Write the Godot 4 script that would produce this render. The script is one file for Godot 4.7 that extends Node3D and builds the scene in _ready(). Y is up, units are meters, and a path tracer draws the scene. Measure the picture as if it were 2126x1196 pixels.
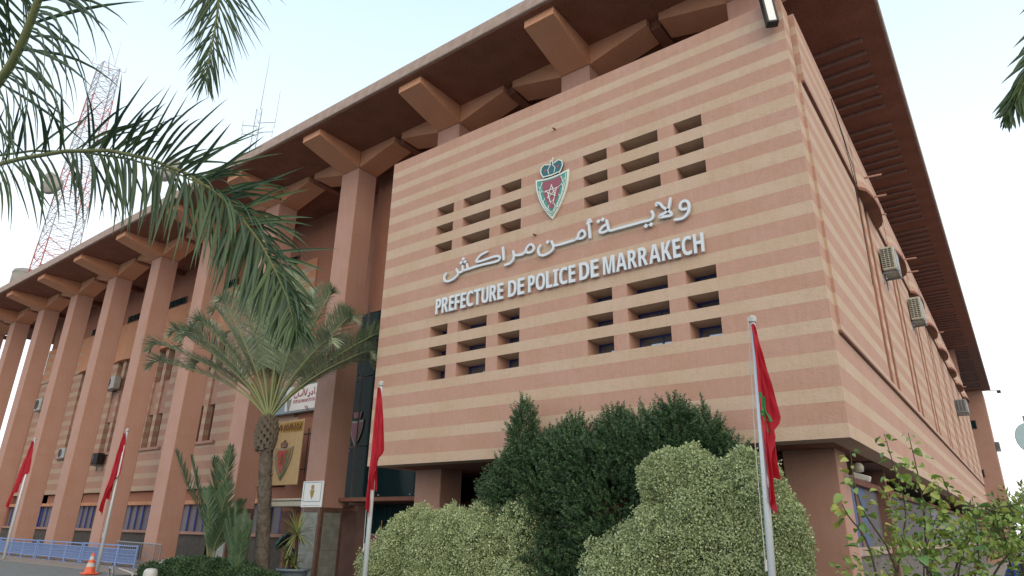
extends Node3D

# ---------------------------------------------------------------- mesh builder
class Mb:
	var st := SurfaceTool.new()
	var col := Color(1, 1, 1)
	var tris := 0
	func _init():
		st.begin(Mesh.PRIMITIVE_TRIANGLES)
		st.set_smooth_group(-1)
	func smooth(on: bool) -> Mb:
		st.set_smooth_group(0 if on else -1)
		return self
	func tri(a: Vector3, b: Vector3, c: Vector3):
		st.set_color(col); st.add_vertex(a)
		st.set_color(col); st.add_vertex(b)
		st.set_color(col); st.add_vertex(c)
		tris += 1
	func quad(a: Vector3, b: Vector3, c: Vector3, d: Vector3):
		tri(a, b, c); tri(a, c, d)
	# box with chamfered edges (ch = 0: plain)
	func box(c: Vector3, s: Vector3, ch := 0.0, basis := Basis.IDENTITY) -> Mb:
		var h := s * 0.5
		if ch <= 0.0:
			var p := []
			for i in 8:
				p.append(c + basis * Vector3(h.x if i & 1 else -h.x, h.y if i & 2 else -h.y, h.z if i & 4 else -h.z))
			quad(p[4], p[6], p[7], p[5]); quad(p[1], p[3], p[2], p[0])
			quad(p[5], p[7], p[3], p[1]); quad(p[0], p[2], p[6], p[4])
			quad(p[6], p[2], p[3], p[7]); quad(p[0], p[4], p[5], p[1])
			return self
		var k := h - Vector3(ch, ch, ch)
		# one point per (corner, axis)
		var q := []
		for i in 8:
			var sg := Vector3(1 if i & 1 else -1, 1 if i & 2 else -1, 1 if i & 4 else -1)
			var row := []
			for ax in 3:
				var v := Vector3(k.x, k.y, k.z)
				v[ax] = h[ax]
				row.append(c + basis * (v * sg))
			q.append(row)
		quad(q[4][2], q[6][2], q[7][2], q[5][2]); quad(q[1][2], q[3][2], q[2][2], q[0][2])
		quad(q[5][0], q[7][0], q[3][0], q[1][0]); quad(q[0][0], q[2][0], q[6][0], q[4][0])
		quad(q[6][1], q[2][1], q[3][1], q[7][1]); quad(q[0][1], q[4][1], q[5][1], q[1][1])
		for ax in 3:
			var b1: int = 1 << ((ax + 1) % 3)
			var b2: int = 1 << ((ax + 2) % 3)
			var a1: int = (ax + 1) % 3
			var a2: int = (ax + 2) % 3
			for m in 4:
				var i0: int = (b1 if m & 1 else 0) | (b2 if m & 2 else 0)
				var i1: int = i0 | (1 << ax)
				var flip: bool = (m == 0 or m == 3)
				if flip:
					quad(q[i0][a1], q[i1][a1], q[i1][a2], q[i0][a2])
				else:
					quad(q[i0][a2], q[i1][a2], q[i1][a1], q[i0][a1])
		for i in 8:
			var odd: bool = ((i & 1) + ((i >> 1) & 1) + ((i >> 2) & 1)) % 2 == 1
			if odd: tri(q[i][0], q[i][2], q[i][1])
			else: tri(q[i][0], q[i][1], q[i][2])
		return self
	# convex or simple polygon in local xy, extruded z 0..depth, placed by xf
	func prism(poly: PackedVector2Array, xf: Transform3D, depth: float) -> Mb:
		var pts := poly
		if Geometry2D.is_polygon_clockwise(pts):
			pts = PackedVector2Array(poly)
			pts.reverse()
		var ix := Geometry2D.triangulate_polygon(pts)
		var i := 0
		while i < ix.size():
			var a := pts[ix[i]]
			var b := pts[ix[i + 1]]
			var c := pts[ix[i + 2]]
			if (b - a).cross(c - a) > 0.0:
				var t := b
				b = c
				c = t
			tri(xf * Vector3(a.x, a.y, depth), xf * Vector3(b.x, b.y, depth), xf * Vector3(c.x, c.y, depth))
			tri(xf * Vector3(a.x, a.y, 0), xf * Vector3(c.x, c.y, 0), xf * Vector3(b.x, b.y, 0))
			i += 3
		for k in pts.size():
			var a := pts[k]
			var b := pts[(k + 1) % pts.size()]
			quad(xf * Vector3(a.x, a.y, 0), xf * Vector3(a.x, a.y, depth), xf * Vector3(b.x, b.y, depth), xf * Vector3(b.x, b.y, 0))
		return self
	func tube(pts: Array, radii: Array, sides := 6, cap := true) -> Mb:
		var n := pts.size()
		var rings := []
		var ref := Vector3.UP
		for i in n:
			var t: Vector3 = (pts[mini(i + 1, n - 1)] - pts[maxi(i - 1, 0)]).normalized()
			var u := t.cross(ref)
			if u.length() < 0.05: u = t.cross(Vector3.RIGHT)
			u = u.normalized()
			var v := u.cross(t).normalized()
			ref = v
			var ring := []
			var r: float = radii[i] if radii.size() > i else radii[0]
			for k in sides:
				var a := TAU * k / sides
				ring.append(pts[i] + (u * cos(a) + v * sin(a)) * r)
			rings.append(ring)
		for i in n - 1:
			for k in sides:
				var k2 := (k + 1) % sides
				quad(rings[i][k], rings[i][k2], rings[i + 1][k2], rings[i + 1][k])
		if cap:
			for k in range(1, sides - 1):
				tri(rings[0][0], rings[0][k + 1], rings[0][k])
				tri(rings[n - 1][0], rings[n - 1][k], rings[n - 1][k + 1])
		return self
	# profile of (radius, height), turned round the y axis at c
	func lathe(c: Vector3, prof: Array, sides := 20) -> Mb:
		for i in prof.size() - 1:
			var a: Vector2 = prof[i]
			var b: Vector2 = prof[i + 1]
			for k in sides:
				var t0 := TAU * k / sides
				var t1 := TAU * (k + 1) / sides
				var p0 := c + Vector3(cos(t0) * a.x, a.y, sin(t0) * a.x)
				var p1 := c + Vector3(cos(t1) * a.x, a.y, sin(t1) * a.x)
				var q0 := c + Vector3(cos(t0) * b.x, b.y, sin(t0) * b.x)
				var q1 := c + Vector3(cos(t1) * b.x, b.y, sin(t1) * b.x)
				if a.x < 0.0005: tri(p0, q1, q0)
				elif b.x < 0.0005: tri(p0, p1, q0)
				else: quad(p0, p1, q1, q0)
		return self
	# a ribbon of given width along 2D points, raised from z0 to z1
	func stroke(pts: Array, w: float, z0: float, z1: float) -> Mb:
		var n := pts.size()
		var L := []
		var R := []
		for i in n:
			var d: Vector2 = (pts[mini(i + 1, n - 1)] - pts[maxi(i - 1, 0)]).normalized()
			var o := Vector2(-d.y, d.x) * w * 0.5
			var p: Vector2 = pts[i]
			if i == 0: p -= d * w * 0.35
			if i == n - 1: p += d * w * 0.35
			var k := 0.72 if (i == 0 or i == n - 1) else 1.0
			L.append(p + o * k); R.append(p - o * k)
		for i in n - 1:
			var a := L[i] as Vector2
			var b := L[i + 1] as Vector2
			var c := R[i + 1] as Vector2
			var e := R[i] as Vector2
			quad(Vector3(a.x, a.y, z1), Vector3(b.x, b.y, z1), Vector3(c.x, c.y, z1), Vector3(e.x, e.y, z1))
			quad(Vector3(a.x, a.y, z0), Vector3(b.x, b.y, z0), Vector3(b.x, b.y, z1), Vector3(a.x, a.y, z1))
			quad(Vector3(e.x, e.y, z1), Vector3(c.x, c.y, z1), Vector3(c.x, c.y, z0), Vector3(e.x, e.y, z0))
		for i in [0, n - 1]:
			var a := L[i] as Vector2
			var e := R[i] as Vector2
			quad(Vector3(a.x, a.y, z0), Vector3(a.x, a.y, z1), Vector3(e.x, e.y, z1), Vector3(e.x, e.y, z0))
		return self
	func mesh() -> ArrayMesh:
		st.generate_normals()
		return st.commit()

# ---------------------------------------------------------------- naming helpers
var used := {}
func numbered(parent: Node, called: String) -> String:
	var key := "%d/%s" % [parent.get_instance_id(), called]
	var n: int = used.get(key, 0)
	used[key] = n + 1
	return called if n == 0 else "%s_%03d" % [called, n]

func put(called: String, mesh: Mesh, mat: Material, parent: Node, xf := Transform3D.IDENTITY) -> MeshInstance3D:
	var mi := MeshInstance3D.new()
	mi.name = numbered(parent, called)
	mi.mesh = mesh
	mi.material_override = mat
	mi.transform = xf
	parent.add_child(mi, true)
	return mi

func obj(called: String, mb: Mb, mat: Material, parent: Node) -> MeshInstance3D:
	return put(called, mb.mesh(), mat, parent)

func tag(o: Node, label: String, category: String, group := "") -> Node:
	o.set_meta("label", label)
	o.set_meta("category", category)
	if group: o.set_meta("group", group)
	return o

func thing(called: String, label: String, category: String, at := Vector3.ZERO, group := "") -> Node3D:
	var o := Node3D.new()
	o.name = numbered(self, called)
	o.position = at
	add_child(o, true)
	tag(o, label, category, group)
	return o

func struct(called: String, mb: Mb, mat: Material) -> MeshInstance3D:
	var o := obj(called, mb, mat, self)
	o.set_meta("kind", "structure")
	return o

func stuff(o: Node) -> Node:
	o.set_meta("kind", "stuff")
	return o

func dup(src: Node3D, called: String, at: Vector3, label: String) -> Node3D:
	var r := src.duplicate() as Node3D
	r.name = numbered(self, called)
	add_child(r, true)
	r.position = at
	r.set_meta("label", label)
	return r

# ---------------------------------------------------------------- materials
var M := {}
func grain(sd: int, size: int, lo: float, coarse: float, fine: float, streak: float, speck: float) -> ImageTexture:
	var a := FastNoiseLite.new(); a.seed = sd; a.frequency = coarse; a.fractal_octaves = 5
	var b := FastNoiseLite.new(); b.seed = sd + 7; b.frequency = fine; b.fractal_octaves = 3
	var c := FastNoiseLite.new(); c.seed = sd + 13; c.frequency = 0.02; c.fractal_octaves = 4
	var ia := a.get_seamless_image(size, size, false, false, 0.2)
	var ib := b.get_seamless_image(size, size, false, false, 0.2)
	var ic := c.get_seamless_image(size, size, false, false, 0.2)
	var im := Image.create(size, size, false, Image.FORMAT_RGB8)
	for y in size:
		for x in size:
			var v := ia.get_pixel(x, y).r
			var f := ib.get_pixel(x, y).r
			var s := ic.get_pixel((x * 9) % size, y / 3).r
			var d := smoothstep(0.62, 0.8, f) * speck
			var k := 1.0 - (1.0 - lo) * clampf(0.55 * v + 0.25 * f + streak * (s - 0.35) + d, 0.0, 1.0)
			var t := (v - 0.5) * 0.05
			im.set_pixel(x, y, Color(clampf(k + t * 0.4, 0, 1), k, clampf(k - t, 0, 1)))
	return ImageTexture.create_from_image(im)

func mat(r: float, g: float, b: float, rough := 0.9, tex: Texture2D = null, scale := 0.25, bump: Texture2D = null, bs := 0.4) -> StandardMaterial3D:
	var m := StandardMaterial3D.new()
	m.albedo_color = Color(r, g, b).linear_to_srgb()
	m.roughness = rough
	if tex or bump:
		m.uv1_triplanar = true
		m.uv1_world_triplanar = true
		m.uv1_scale = Vector3(scale, scale, scale)
	if tex: m.albedo_texture = tex
	if bump:
		m.normal_enabled = true
		m.normal_texture = bump
		m.normal_scale = bs
	return m

func bump_tex(sd: int, freq: float, strength: float) -> ImageTexture:
	var n := FastNoiseLite.new(); n.seed = sd; n.frequency = freq; n.fractal_octaves = 4
	var im := n.get_seamless_image(512, 512, false, false, 0.2)
	im.convert(Image.FORMAT_RGB8)
	im.bump_map_to_normal_map(strength)
	return ImageTexture.create_from_image(im)

func leafmat(back: Color, rough := 0.6) -> StandardMaterial3D:
	var m := StandardMaterial3D.new()
	m.vertex_color_use_as_albedo = true
	m.albedo_color = Color(1, 1, 1)
	m.roughness = rough
	m.cull_mode = BaseMaterial3D.CULL_DISABLED
	m.backlight_enabled = true
	m.backlight = back
	return m

func make_materials():
	var g1 := grain(3, 512, 0.90, 0.006, 0.05, 0.4, 0.1)
	var g2 := grain(21, 512, 0.75, 0.01, 0.12, 0.15, 0.4)
	var g3 := grain(40, 512, 0.6, 0.012, 0.16, 0.1, 0.6)
	var b1 := bump_tex(5, 0.16, 3.0)
	var b2 := bump_tex(9, 0.05, 8.0)
	M.pink = mat(.50, .30, .228, .92, g1, .22, b1, .12)
	M.tan = mat(.56, .415, .305, .92, g1, .19, b1, .12)
	M.column = mat(.48, .285, .225, .92, g1, .27, b1, .12)
	M.terracotta = mat(.42, .20, .135, .92, g1, .25, b1, .12)
	M.beam = mat(.66, .335, .20, .92, g1, .3, b1, .4)
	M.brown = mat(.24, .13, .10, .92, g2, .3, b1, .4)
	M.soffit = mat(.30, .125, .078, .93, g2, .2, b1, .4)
	M.rib = mat(.33, .20, .17, .9, g2, .5, b1, .3)
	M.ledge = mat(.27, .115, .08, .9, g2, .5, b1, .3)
	M.fascia = mat(.50, .375, .32, .95, g2, .5, b1, .3)
	M.dado = mat(.13, .115, .10, .75, g3, .4, b1, .3)
	M.marble = mat(.36, .385, .345, .45, g3, .45, null)
	M.marble_brown = mat(.20, .115, .085, .4, g3, .6, null)
	M.dark = mat(.02, .018, .018, .9)
	M.blue = mat(.045, .085, .36, .45)
	M.lilac = mat(.17, .15, .165, .35)
	M.frame_blue = mat(.03, .05, .22, .4)
	M.white = mat(.62, .63, .60, .5, g2, .8)
	M.cream = mat(.62, .60, .48, .6, g2, .6)
	M.ac = mat(.55, .57, .48, .5, g2, 1.2)
	M.black = mat(.012, .012, .014, .5)
	M.steel = mat(.35, .36, .36, .4); M.steel.metallic = .7
	M.letter = mat(.60, .65, .69, .38); M.letter.metallic = .15
	M.pole = mat(.58, .64, .68, .3); M.pole.metallic = .2
	M.flag = mat(.40, .012, .03, .75); M.flag.cull_mode = BaseMaterial3D.CULL_DISABLED
	M.flag.backlight_enabled = true; M.flag.backlight = Color(.5, .03, .05)
	M.flag_green = mat(.01, .17, .04, .7)
	M.gold = mat(.42, .25, .06, .4); M.gold.metallic = .35
	M.wood = mat(.60, .43, .22, .55, g1, 1.2)
	M.e_green = mat(.06, .29, .24, .5)
	M.e_teal = mat(.02, .12, .15, .5)
	M.e_red = mat(.27, .07, .10, .5)
	M.e_red2 = mat(.42, .06, .07, .5)
	M.e_white = mat(.70, .74, .68, .45)
	M.e_olive = mat(.10, .15, .035, .5)
	M.e_grey = mat(.30, .29, .25, .45)
	M.sign_blue = mat(.27, .38, .42, .4)
	M.sign_white = mat(.82, .84, .83, .35)
	M.sign_red = mat(.38, .08, .11, .5)
	M.rail = mat(.17, .26, .50, .5)
	M.galv = mat(.33, .35, .37, .5, g2, 2.0); M.galv.metallic = .3
	M.orange = mat(.72, .12, .05, .55)
	M.asphalt = mat(.24, .255, .255, .9, g2, .6, b1, .15)
	M.paving = mat(.38, .32, .28, .9, g2, .35, b1, .15)
	M.soil = mat(.06, .045, .03, .95, g3, .6, b2, .8)
	M.lowwall = mat(.21, .19, .18, .85, g3, .5, b1, .5)
	M.sheet = mat(.15, .14, .165, .55, g2, .6)
	M.sheet_blue = mat(.10, .17, .33, .5, g2, .6)
	M.mast_red = mat(.42, .12, .12, .6)
	M.mast_white = mat(.36, .35, .37, .6)
	M.tank = mat(.38, .37, .34, .85, g2, .5)
	M.pot = mat(.22, .29, .34, .55, g2, 1.0)
	M.teal = mat(.04, .13, .14, .6, g2, 1.0)
	M.cloth_blue = mat(.02, .10, .42, .6)
	M.trunk = mat(.19, .165, .135, .95, g3, 1.2, b2, 1.0)
	M.boot = mat(.20, .165, .125, .95, g3, 1.5, b2, 1.0)
	M.bark = mat(.09, .07, .05, .9, g3, 1.5)
	M.granite = mat(.16, .15, .15, .5)
	M.leaf = leafmat(Color(.10, .16, .04))
	M.leaf_dark = leafmat(Color(.02, .03, .012), .55)
	M.leaf_hedge = leafmat(Color(.10, .13, .05), .6)
	var gl := StandardMaterial3D.new()
	gl.albedo_color = Color(.58, .63, .68, .8); gl.roughness = .04; gl.metallic = .75
	gl.transparency = BaseMaterial3D.TRANSPARENCY_ALPHA
	M.glass = gl
	var dg := StandardMaterial3D.new()
	dg.albedo_color = Color(.01, .03, .035).linear_to_srgb(); dg.albedo_color.a = .9; dg.roughness = .12; dg.metallic_specular = .22
	dg.transparency = BaseMaterial3D.TRANSPARENCY_ALPHA
	M.dark_glass = dg

# ---------------------------------------------------------------- common measures (metres)
const W := 10.904       # width of the striped block
const YB := 2.911       # its underside
const YT := 11.447      # its top
const ZC := -1.466      # front plane of the columns
const XA := -9.783      # right edge of the column just inside the block's left edge
const S := 4.629        # column spacing
const CW := 0.90
const CD := 0.82
const HC := 13.285      # column top
const HS := 13.909      # soffit
const ZW := -3.9        # long facade wall
var rng := RandomNumberGenerator.new()

func sc(y: float) -> float: return 1.5 + (y - 1.5) * 1.1

func _ready():
	# camera
	var cam := Camera3D.new()
	cam.name = "camera"
	cam.fov = 47.64
	cam.near = 0.05; cam.far = 3000.0
	var fw := Vector3(-0.5658, 0.3474, -0.7478).normalized()
	var rt := Vector3(0.8006, 0.0169, -0.599)
	rt = (rt - fw * rt.dot(fw)).normalized()
	cam.transform = Transform3D(Basis(rt, rt.cross(fw), -fw), Vector3(1.939, 1.5, 11.176))
	add_child(cam)
	cam.current = true
	# sky and light
	var we := WorldEnvironment.new(); we.name = "world_environment"
	var env := Environment.new()
	env.background_mode = Environment.BG_SKY
	var sky := Sky.new()
	var sm := ProceduralSkyMaterial.new()
	sm.sky_top_color = Color(.385, .575, .695)
	sm.sky_horizon_color = Color(.855, .855, .855)
	sm.sky_curve = 0.75
	sm.ground_bottom_color = Color(.30, .28, .26)
	sm.ground_horizon_color = Color(.75, .75, .74)
	sm.sky_energy_multiplier = 1.0
	sky.sky_material = sm
	env.sky = sky
	env.tonemap_mode = Environment.TONE_MAPPER_LINEAR
	env.tonemap_exposure = 2.15
	env.sdfgi_enabled = true; env.ssao_enabled = true; env.ssil_enabled = true
	we.environment = env
	add_child(we)
	var sun := DirectionalLight3D.new(); sun.name = "sun"
	sun.light_energy = 0.28
	sun.light_color = Color(1.0, .87, .70)
	sun.light_angular_distance = 70.0
	sun.shadow_enabled = true
	sun.sky_mode = DirectionalLight3D.SKY_MODE_LIGHT_ONLY
	add_child(sun)
	sun.look_at_from_position(Vector3(0.66, 0.5, 0.5), Vector3.ZERO, Vector3.UP)

	rng.seed = 11
	make_materials()
	build_ground()
	build_building()
	build_tower()
	build_signs()
	build_flags()
	build_air_conditioners()
	build_roof_things()
	build_street()
	build_palms()
	build_shrubs()
	build_sapling()

# ---------------------------------------------------------------- ground
func build_ground():
	var a := Mb.new()
	a.quad(Vector3(-600, -0.012, -600), Vector3(600, -0.012, -600), Vector3(600, -0.012, 600), Vector3(-600, -0.012, 600))
	struct("ground", a, M.asphalt)
	var p := Mb.new()
	p.box(Vector3(-38, -0.046, -3.3), Vector3(46, .1, 7.6))
	p.box(Vector3(0, -0.048, -30), Vector3(4, .09, 70))
	struct("pavement", p, M.paving)
	var s := Mb.new()
	s.box(Vector3(-8.5, .02, .75), Vector3(22, .1, 1.9), .02)
	s.box(Vector3(1.6, .018, 1.2), Vector3(4.6, .1, 2.6), .02)
	struct("planting_bed", s, M.soil)

# ---------------------------------------------------------------- the building
func wall_box(mb: Mb, axis: String, face: float, u0: float, u1: float, y0: float, y1: float, thick: float, proud := 0.0):
	if u1 - u0 < 0.004 or y1 - y0 < 0.004: return
	var t := thick + proud
	if axis == "x":
		mb.box(Vector3((u0 + u1) / 2, (y0 + y1) / 2, face + proud - t / 2), Vector3(u1 - u0, y1 - y0, t))
	else:
		mb.box(Vector3(face + proud - t / 2, (y0 + y1) / 2, (u0 + u1) / 2), Vector3(t, y1 - y0, u1 - u0))

# rows of [y0, y1, kind]; openings [u0, u1, y0, y1]
func banded_wall(parent: Node, axis: String, face: float, u0: float, u1: float, thick: float, rows: Array, openings: Array, mats: Array, apart := false):
	for r in rows:
		var mb := Mb.new()
		var cuts := [r[0], r[1]]
		for o in openings:
			for e in [o[2], o[3]]:
				if e > r[0] + .004 and e < r[1] - .004 and not cuts.has(e): cuts.append(e)
		cuts.sort()
		var kind: int = r[2]
		for ci in cuts.size() - 1:
			var ya: float = cuts[ci]
			var yb: float = cuts[ci + 1]
			var at := u0
			var os := []
			for o in openings:
				if o[2] < yb - .003 and o[3] > ya + .003: os.append(o)
			os.sort_custom(func(p, q): return p[0] < q[0])
			for o in os:
				if o[0] > at: wall_box(mb, axis, face, at, o[0], ya, yb, thick, 0.001 if kind == 1 else 0.0)
				at = maxf(at, o[1])
				if apart and mb.tris > 0:
					obj("tan_stripe" if kind == 1 else "pink_stripe", mb, mats[kind], parent)
					mb = Mb.new()
			wall_box(mb, axis, face, at, u1, ya, yb, thick, 0.001 if kind == 1 else 0.0)
		if mb.tris > 0:
			obj("tan_stripe" if kind == 1 else "pink_stripe", mb, mats[kind], parent)

func stripe_rows() -> Array:
	var tb := [2.78, 3.29, 3.81, 4.32, 4.82, 5.28, 5.755, 6.26, 6.77, 7.28, 7.78, 8.26, 8.75, 9.22, 9.66, 10.08]
	var tt := [2.98, 3.50, 4.03, 4.52, 5.03, 5.51, 5.97, 6.48, 6.99, 7.53, 8.02, 8.50, 8.95, 9.41, 9.83, 10.26]
	var rows := []
	for i in tb.size():
		rows.append([sc(tb[i]), sc(tt[i]), 1])
		rows.append([sc(tt[i]), sc(tb[i + 1]) if i + 1 < tb.size() else YT, 0])
	return rows

func clip_rows(rows: Array, y0: float, y1: float) -> Array:
	var out := []
	for r in rows:
		var a := maxf(r[0], y0)
		var b := minf(r[1], y1)
		if b - a > 0.01: out.append([a, b, r[2]])
	return out

func build_building():
	var B := thing("police_headquarters", "long terracotta building with striped projecting block, colonnade and deep flat roof", "building")
	var rows := stripe_rows()
	# --- striped front block
	var wx := [[-8.22, -7.69], [-7.39, -6.58], [-6.28, -5.72], [-4.15, -3.60], [-3.30, -2.50], [-2.17, -1.63]]
	var wy := [[4.52, 4.82], [5.03, 5.28], [5.51, 5.755], [7.53, 7.78], [8.02, 8.26], [8.50, 8.75]]
	var openings := []
	for x in wx:
		for y in wy:
			openings.append([x[0] * 1.1, x[1] * 1.1, sc(y[0]), sc(y[1])])
	banded_wall(B, "x", 0.0, -W, 0.0, .49, rows, openings, [M.pink, M.tan], true)
	for o in openings:
		var x0: float = o[0]
		var x1: float = o[1]
		var y0: float = o[2]
		var y1: float = o[3]
		var f := Mb.new()
		var t := .035
		f.box(Vector3((x0 + x1) / 2, y0 + t / 2 + .001, -.505), Vector3(x1 - x0 + .04, t, .05))
		f.box(Vector3((x0 + x1) / 2, y1 - t / 2 - .001, -.505), Vector3(x1 - x0 + .04, t, .05))
		f.box(Vector3(x0 + t / 2 + .001, (y0 + y1) / 2, -.503), Vector3(t, y1 - y0 - .07, .05))
		f.box(Vector3(x1 - t / 2 - .001, (y0 + y1) / 2, -.503), Vector3(t, y1 - y0 - .07, .05))
		if x1 - x0 > .7: f.box(Vector3((x0 + x1) / 2 + .05, (y0 + y1) / 2, -.502), Vector3(.03, y1 - y0 - .07, .04))
		var wnd := obj("window", f, M.frame_blue, B)
		var p := Mb.new()
		p.box(Vector3((x0 + x1) / 2, (y0 + y1) / 2, -.515), Vector3(x1 - x0 - .02, y1 - y0 - .02, .008))
		obj("pane", p, M.glass, wnd)
	# shell of the block
	var sh := Mb.new()
	sh.box(Vector3(-W + .15, (YB + YT) / 2, -2.17), Vector3(.3, YT - YB, 3.43))
	obj("left_wall", sh, M.pink, B)
	sh = Mb.new()
	sh.box(Vector3(-W / 2, YB + .13, -2.2), Vector3(W - .7, .24, 3.45))
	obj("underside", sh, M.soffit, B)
	sh = Mb.new()
	sh.box(Vector3(-W / 2, YT - .16, -2.2), Vector3(W - .7, .2, 3.45))
	obj("block_roof", sh, M.fascia, B)
	sh = Mb.new()
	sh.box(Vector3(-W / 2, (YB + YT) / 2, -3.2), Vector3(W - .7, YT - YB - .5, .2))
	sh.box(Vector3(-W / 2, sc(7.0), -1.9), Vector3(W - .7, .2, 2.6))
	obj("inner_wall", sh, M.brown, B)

	# --- right side wall, stepping out above each ledge
	var far := -42.6
	var y1 := 4.66
	var y2 := 9.75
	banded_wall(B, "z", 0.0, far, -.492, .35, clip_rows(rows, YB, y1), [], [M.pink, M.tan])
	var bays := []
	var so := []
	for i in 8:
		var z0 := -5.55 - S * i
		bays.append(z0)
		so.append([z0 - .55, z0, 4.80, y2 + .02])
		so.append([z0 - 1.55, z0 - 1.0, 4.80, y2 + .02])
	banded_wall(B, "z", .05, far, -.45, .5, clip_rows(rows, y1 + .06, y2), so, [M.pink, M.tan])
	banded_wall(B, "z", .10, far, -.57, .45, clip_rows(rows, y2 + .06, YT), [], [M.pink, M.tan])
	var ld := Mb.new()
	ld.box(Vector3(-.12, y1 + .03, (far - .42) / 2), Vector3(.36, .06, -far - .42), .008)
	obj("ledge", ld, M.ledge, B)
	ld = Mb.new()
	ld.box(Vector3(-.12, y2 + .03, (far - .55) / 2), Vector3(.46, .06, -far - .55), .008)
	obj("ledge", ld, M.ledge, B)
	for i in bays.size():
		var z0: float = bays[i]
		for k in 2:
			var za: float = z0 - k * 1.0
			var sp := Mb.new()
			sp.box(Vector3(-.28, 7.05, za - .275), Vector3(.2, 1.3, .55))
			obj("spandrel", sp, M.column, B)
			var jl := Mb.new()  # added strips: a darker tone paints the slot's shade onto its jambs
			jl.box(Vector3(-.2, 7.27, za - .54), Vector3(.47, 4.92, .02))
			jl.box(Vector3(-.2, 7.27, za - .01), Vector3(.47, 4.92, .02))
			obj("jamb_shade_lining", jl, M.terracotta, B)
			for w in [[4.80, 6.40], [7.70, 9.75]]:
				var f := Mb.new()
				f.box(Vector3(-.40, w[0] + .03, za - .275), Vector3(.05, .06, .55))
				f.box(Vector3(-.40, w[1] - .03, za - .275), Vector3(.05, .06, .55))
				f.box(Vector3(-.401, (w[0] + w[1]) / 2, za - .03), Vector3(.05, w[1] - w[0] - .12, .06))
				f.box(Vector3(-.401, (w[0] + w[1]) / 2, za - .52), Vector3(.05, w[1] - w[0] - .12, .06))
				var wnd := obj("window", f, M.brown, B)
				var p := Mb.new()
				p.box(Vector3(-.41, (w[0] + w[1]) / 2, za - .275), Vector3(.008, w[1] - w[0] - .1, .46))
				obj("pane", p, M.dark_glass, wnd)
		# bowed hood over the pair of slots
		var hd := Mb.new()
		var un := Mb.new()
		var n := 12
		var zc0 := z0 - 1.55
		var half := 1.42
		var hrows := clip_rows(rows, y2 + .06, YT - .05)
		hd.smooth(true)
		for r in hrows:
			var cc: Color = Color(.50, .30, .228) if r[2] == 0 else Color(.56, .415, .305)
			hd.col = cc
			for j in n:
				var t0 := -1.0 + 2.0 * j / n
				var t1 := -1.0 + 2.0 * (j + 1) / n
				var pa := _hood(zc0, half, t0, r[0], y2, rows)
				var pb := _hood(zc0, half, t1, r[0], y2, rows)
				var pc := _hood(zc0, half, t1, r[1], y2, rows)
				var pd := _hood(zc0, half, t0, r[1], y2, rows)
				hd.quad(pa, pd, pc, pb)
		un.smooth(false)
		for j in n:
			var t0 := -1.0 + 2.0 * j / n
			var t1 := -1.0 + 2.0 * (j + 1) / n
			var a := _hood(zc0, half, t0, y2 + .06, y2, rows)
			var b := _hood(zc0, half, t1, y2 + .06, y2, rows)
			var dn := Vector3(0, -.09, 0)
			un.quad(a + dn, a, b, b + dn)
			un.quad(Vector3(.02, y2 - .03, a.z), a + dn, b + dn, Vector3(.02, y2 - .03, b.z))
		var hm := leafmat(Color.BLACK, .92) if i == 0 else null
		if hm:
			hm.backlight_enabled = false
			hm.albedo_texture = M.pink.albedo_texture
			hm.uv1_triplanar = true; hm.uv1_world_triplanar = true; hm.uv1_scale = Vector3(.21, .21, .21)
			M.hood = hm
		var ho := obj("hood", hd, M.hood, B)
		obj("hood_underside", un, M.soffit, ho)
	# low storey of the side
	var pw := Mb.new()
	pw.box(Vector3(-.75, .575, (-2.35 + far) / 2), Vector3(.2, 1.15, -far - 2.35))
	obj("low_wall", pw, M.lowwall, B)
	pw = Mb.new()
	pw.box(Vector3(-.73, 1.225, (-2.35 + far) / 2), Vector3(.28, .15, -far - 2.35), .012)
	obj("wall_coping", pw, M.fascia, B)
	pw = Mb.new()
	pw.box(Vector3(-.72, 2.50, (-2.35 + far) / 2), Vector3(.22, .12, -far - 2.35), .01)
	obj("lintel_beam", pw, M.ledge, B)
	for k in 6:
		var cs := Mb.new()
		var z0 := -2.4 - k * 2.3
		for j in 18:
			var za := z0 - j * 2.26 / 18.0
			var zb := z0 - (j + 1) * 2.26 / 18.0
			var xa := -.78 if j % 2 == 0 else -.71
			var xb := -.71 if j % 2 == 0 else -.78
			cs.quad(Vector3(xa, 1.3, za), Vector3(xa, 2.44, za), Vector3(xb, 2.44, zb), Vector3(xb, 1.3, zb))
		obj("corrugated_sheet", cs, M.sheet_blue if k == 0 else M.sheet, B)
	pw = Mb.new()
	pw.box(Vector3(-.76, 1.87, -29.4), Vector3(.1, 1.14, 26.2))
	obj("blank_panel", pw, M.sheet, B)
	pw = Mb.new()
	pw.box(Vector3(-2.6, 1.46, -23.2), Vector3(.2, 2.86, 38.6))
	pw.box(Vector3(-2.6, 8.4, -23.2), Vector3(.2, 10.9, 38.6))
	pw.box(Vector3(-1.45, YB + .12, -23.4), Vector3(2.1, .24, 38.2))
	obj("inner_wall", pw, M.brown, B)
	# wall between the block's top and the roof, set back
	pw = Mb.new()
	pw.box(Vector3(-.85, (YT + HS) / 2 - .01, -22.6), Vector3(.3, HS - YT - .02, 39.6))
	pw.box(Vector3(-.5, YT - .06, -22.6), Vector3(1.0, .1, 39.6))
	obj("set_back_wall", pw, M.terracotta, B)
	pw = Mb.new()
	pw.box(Vector3(-7.0, 6.95, far - .1), Vector3(14.1, 13.88, .2))
	obj("end_wall", pw, M.column, B)
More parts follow.
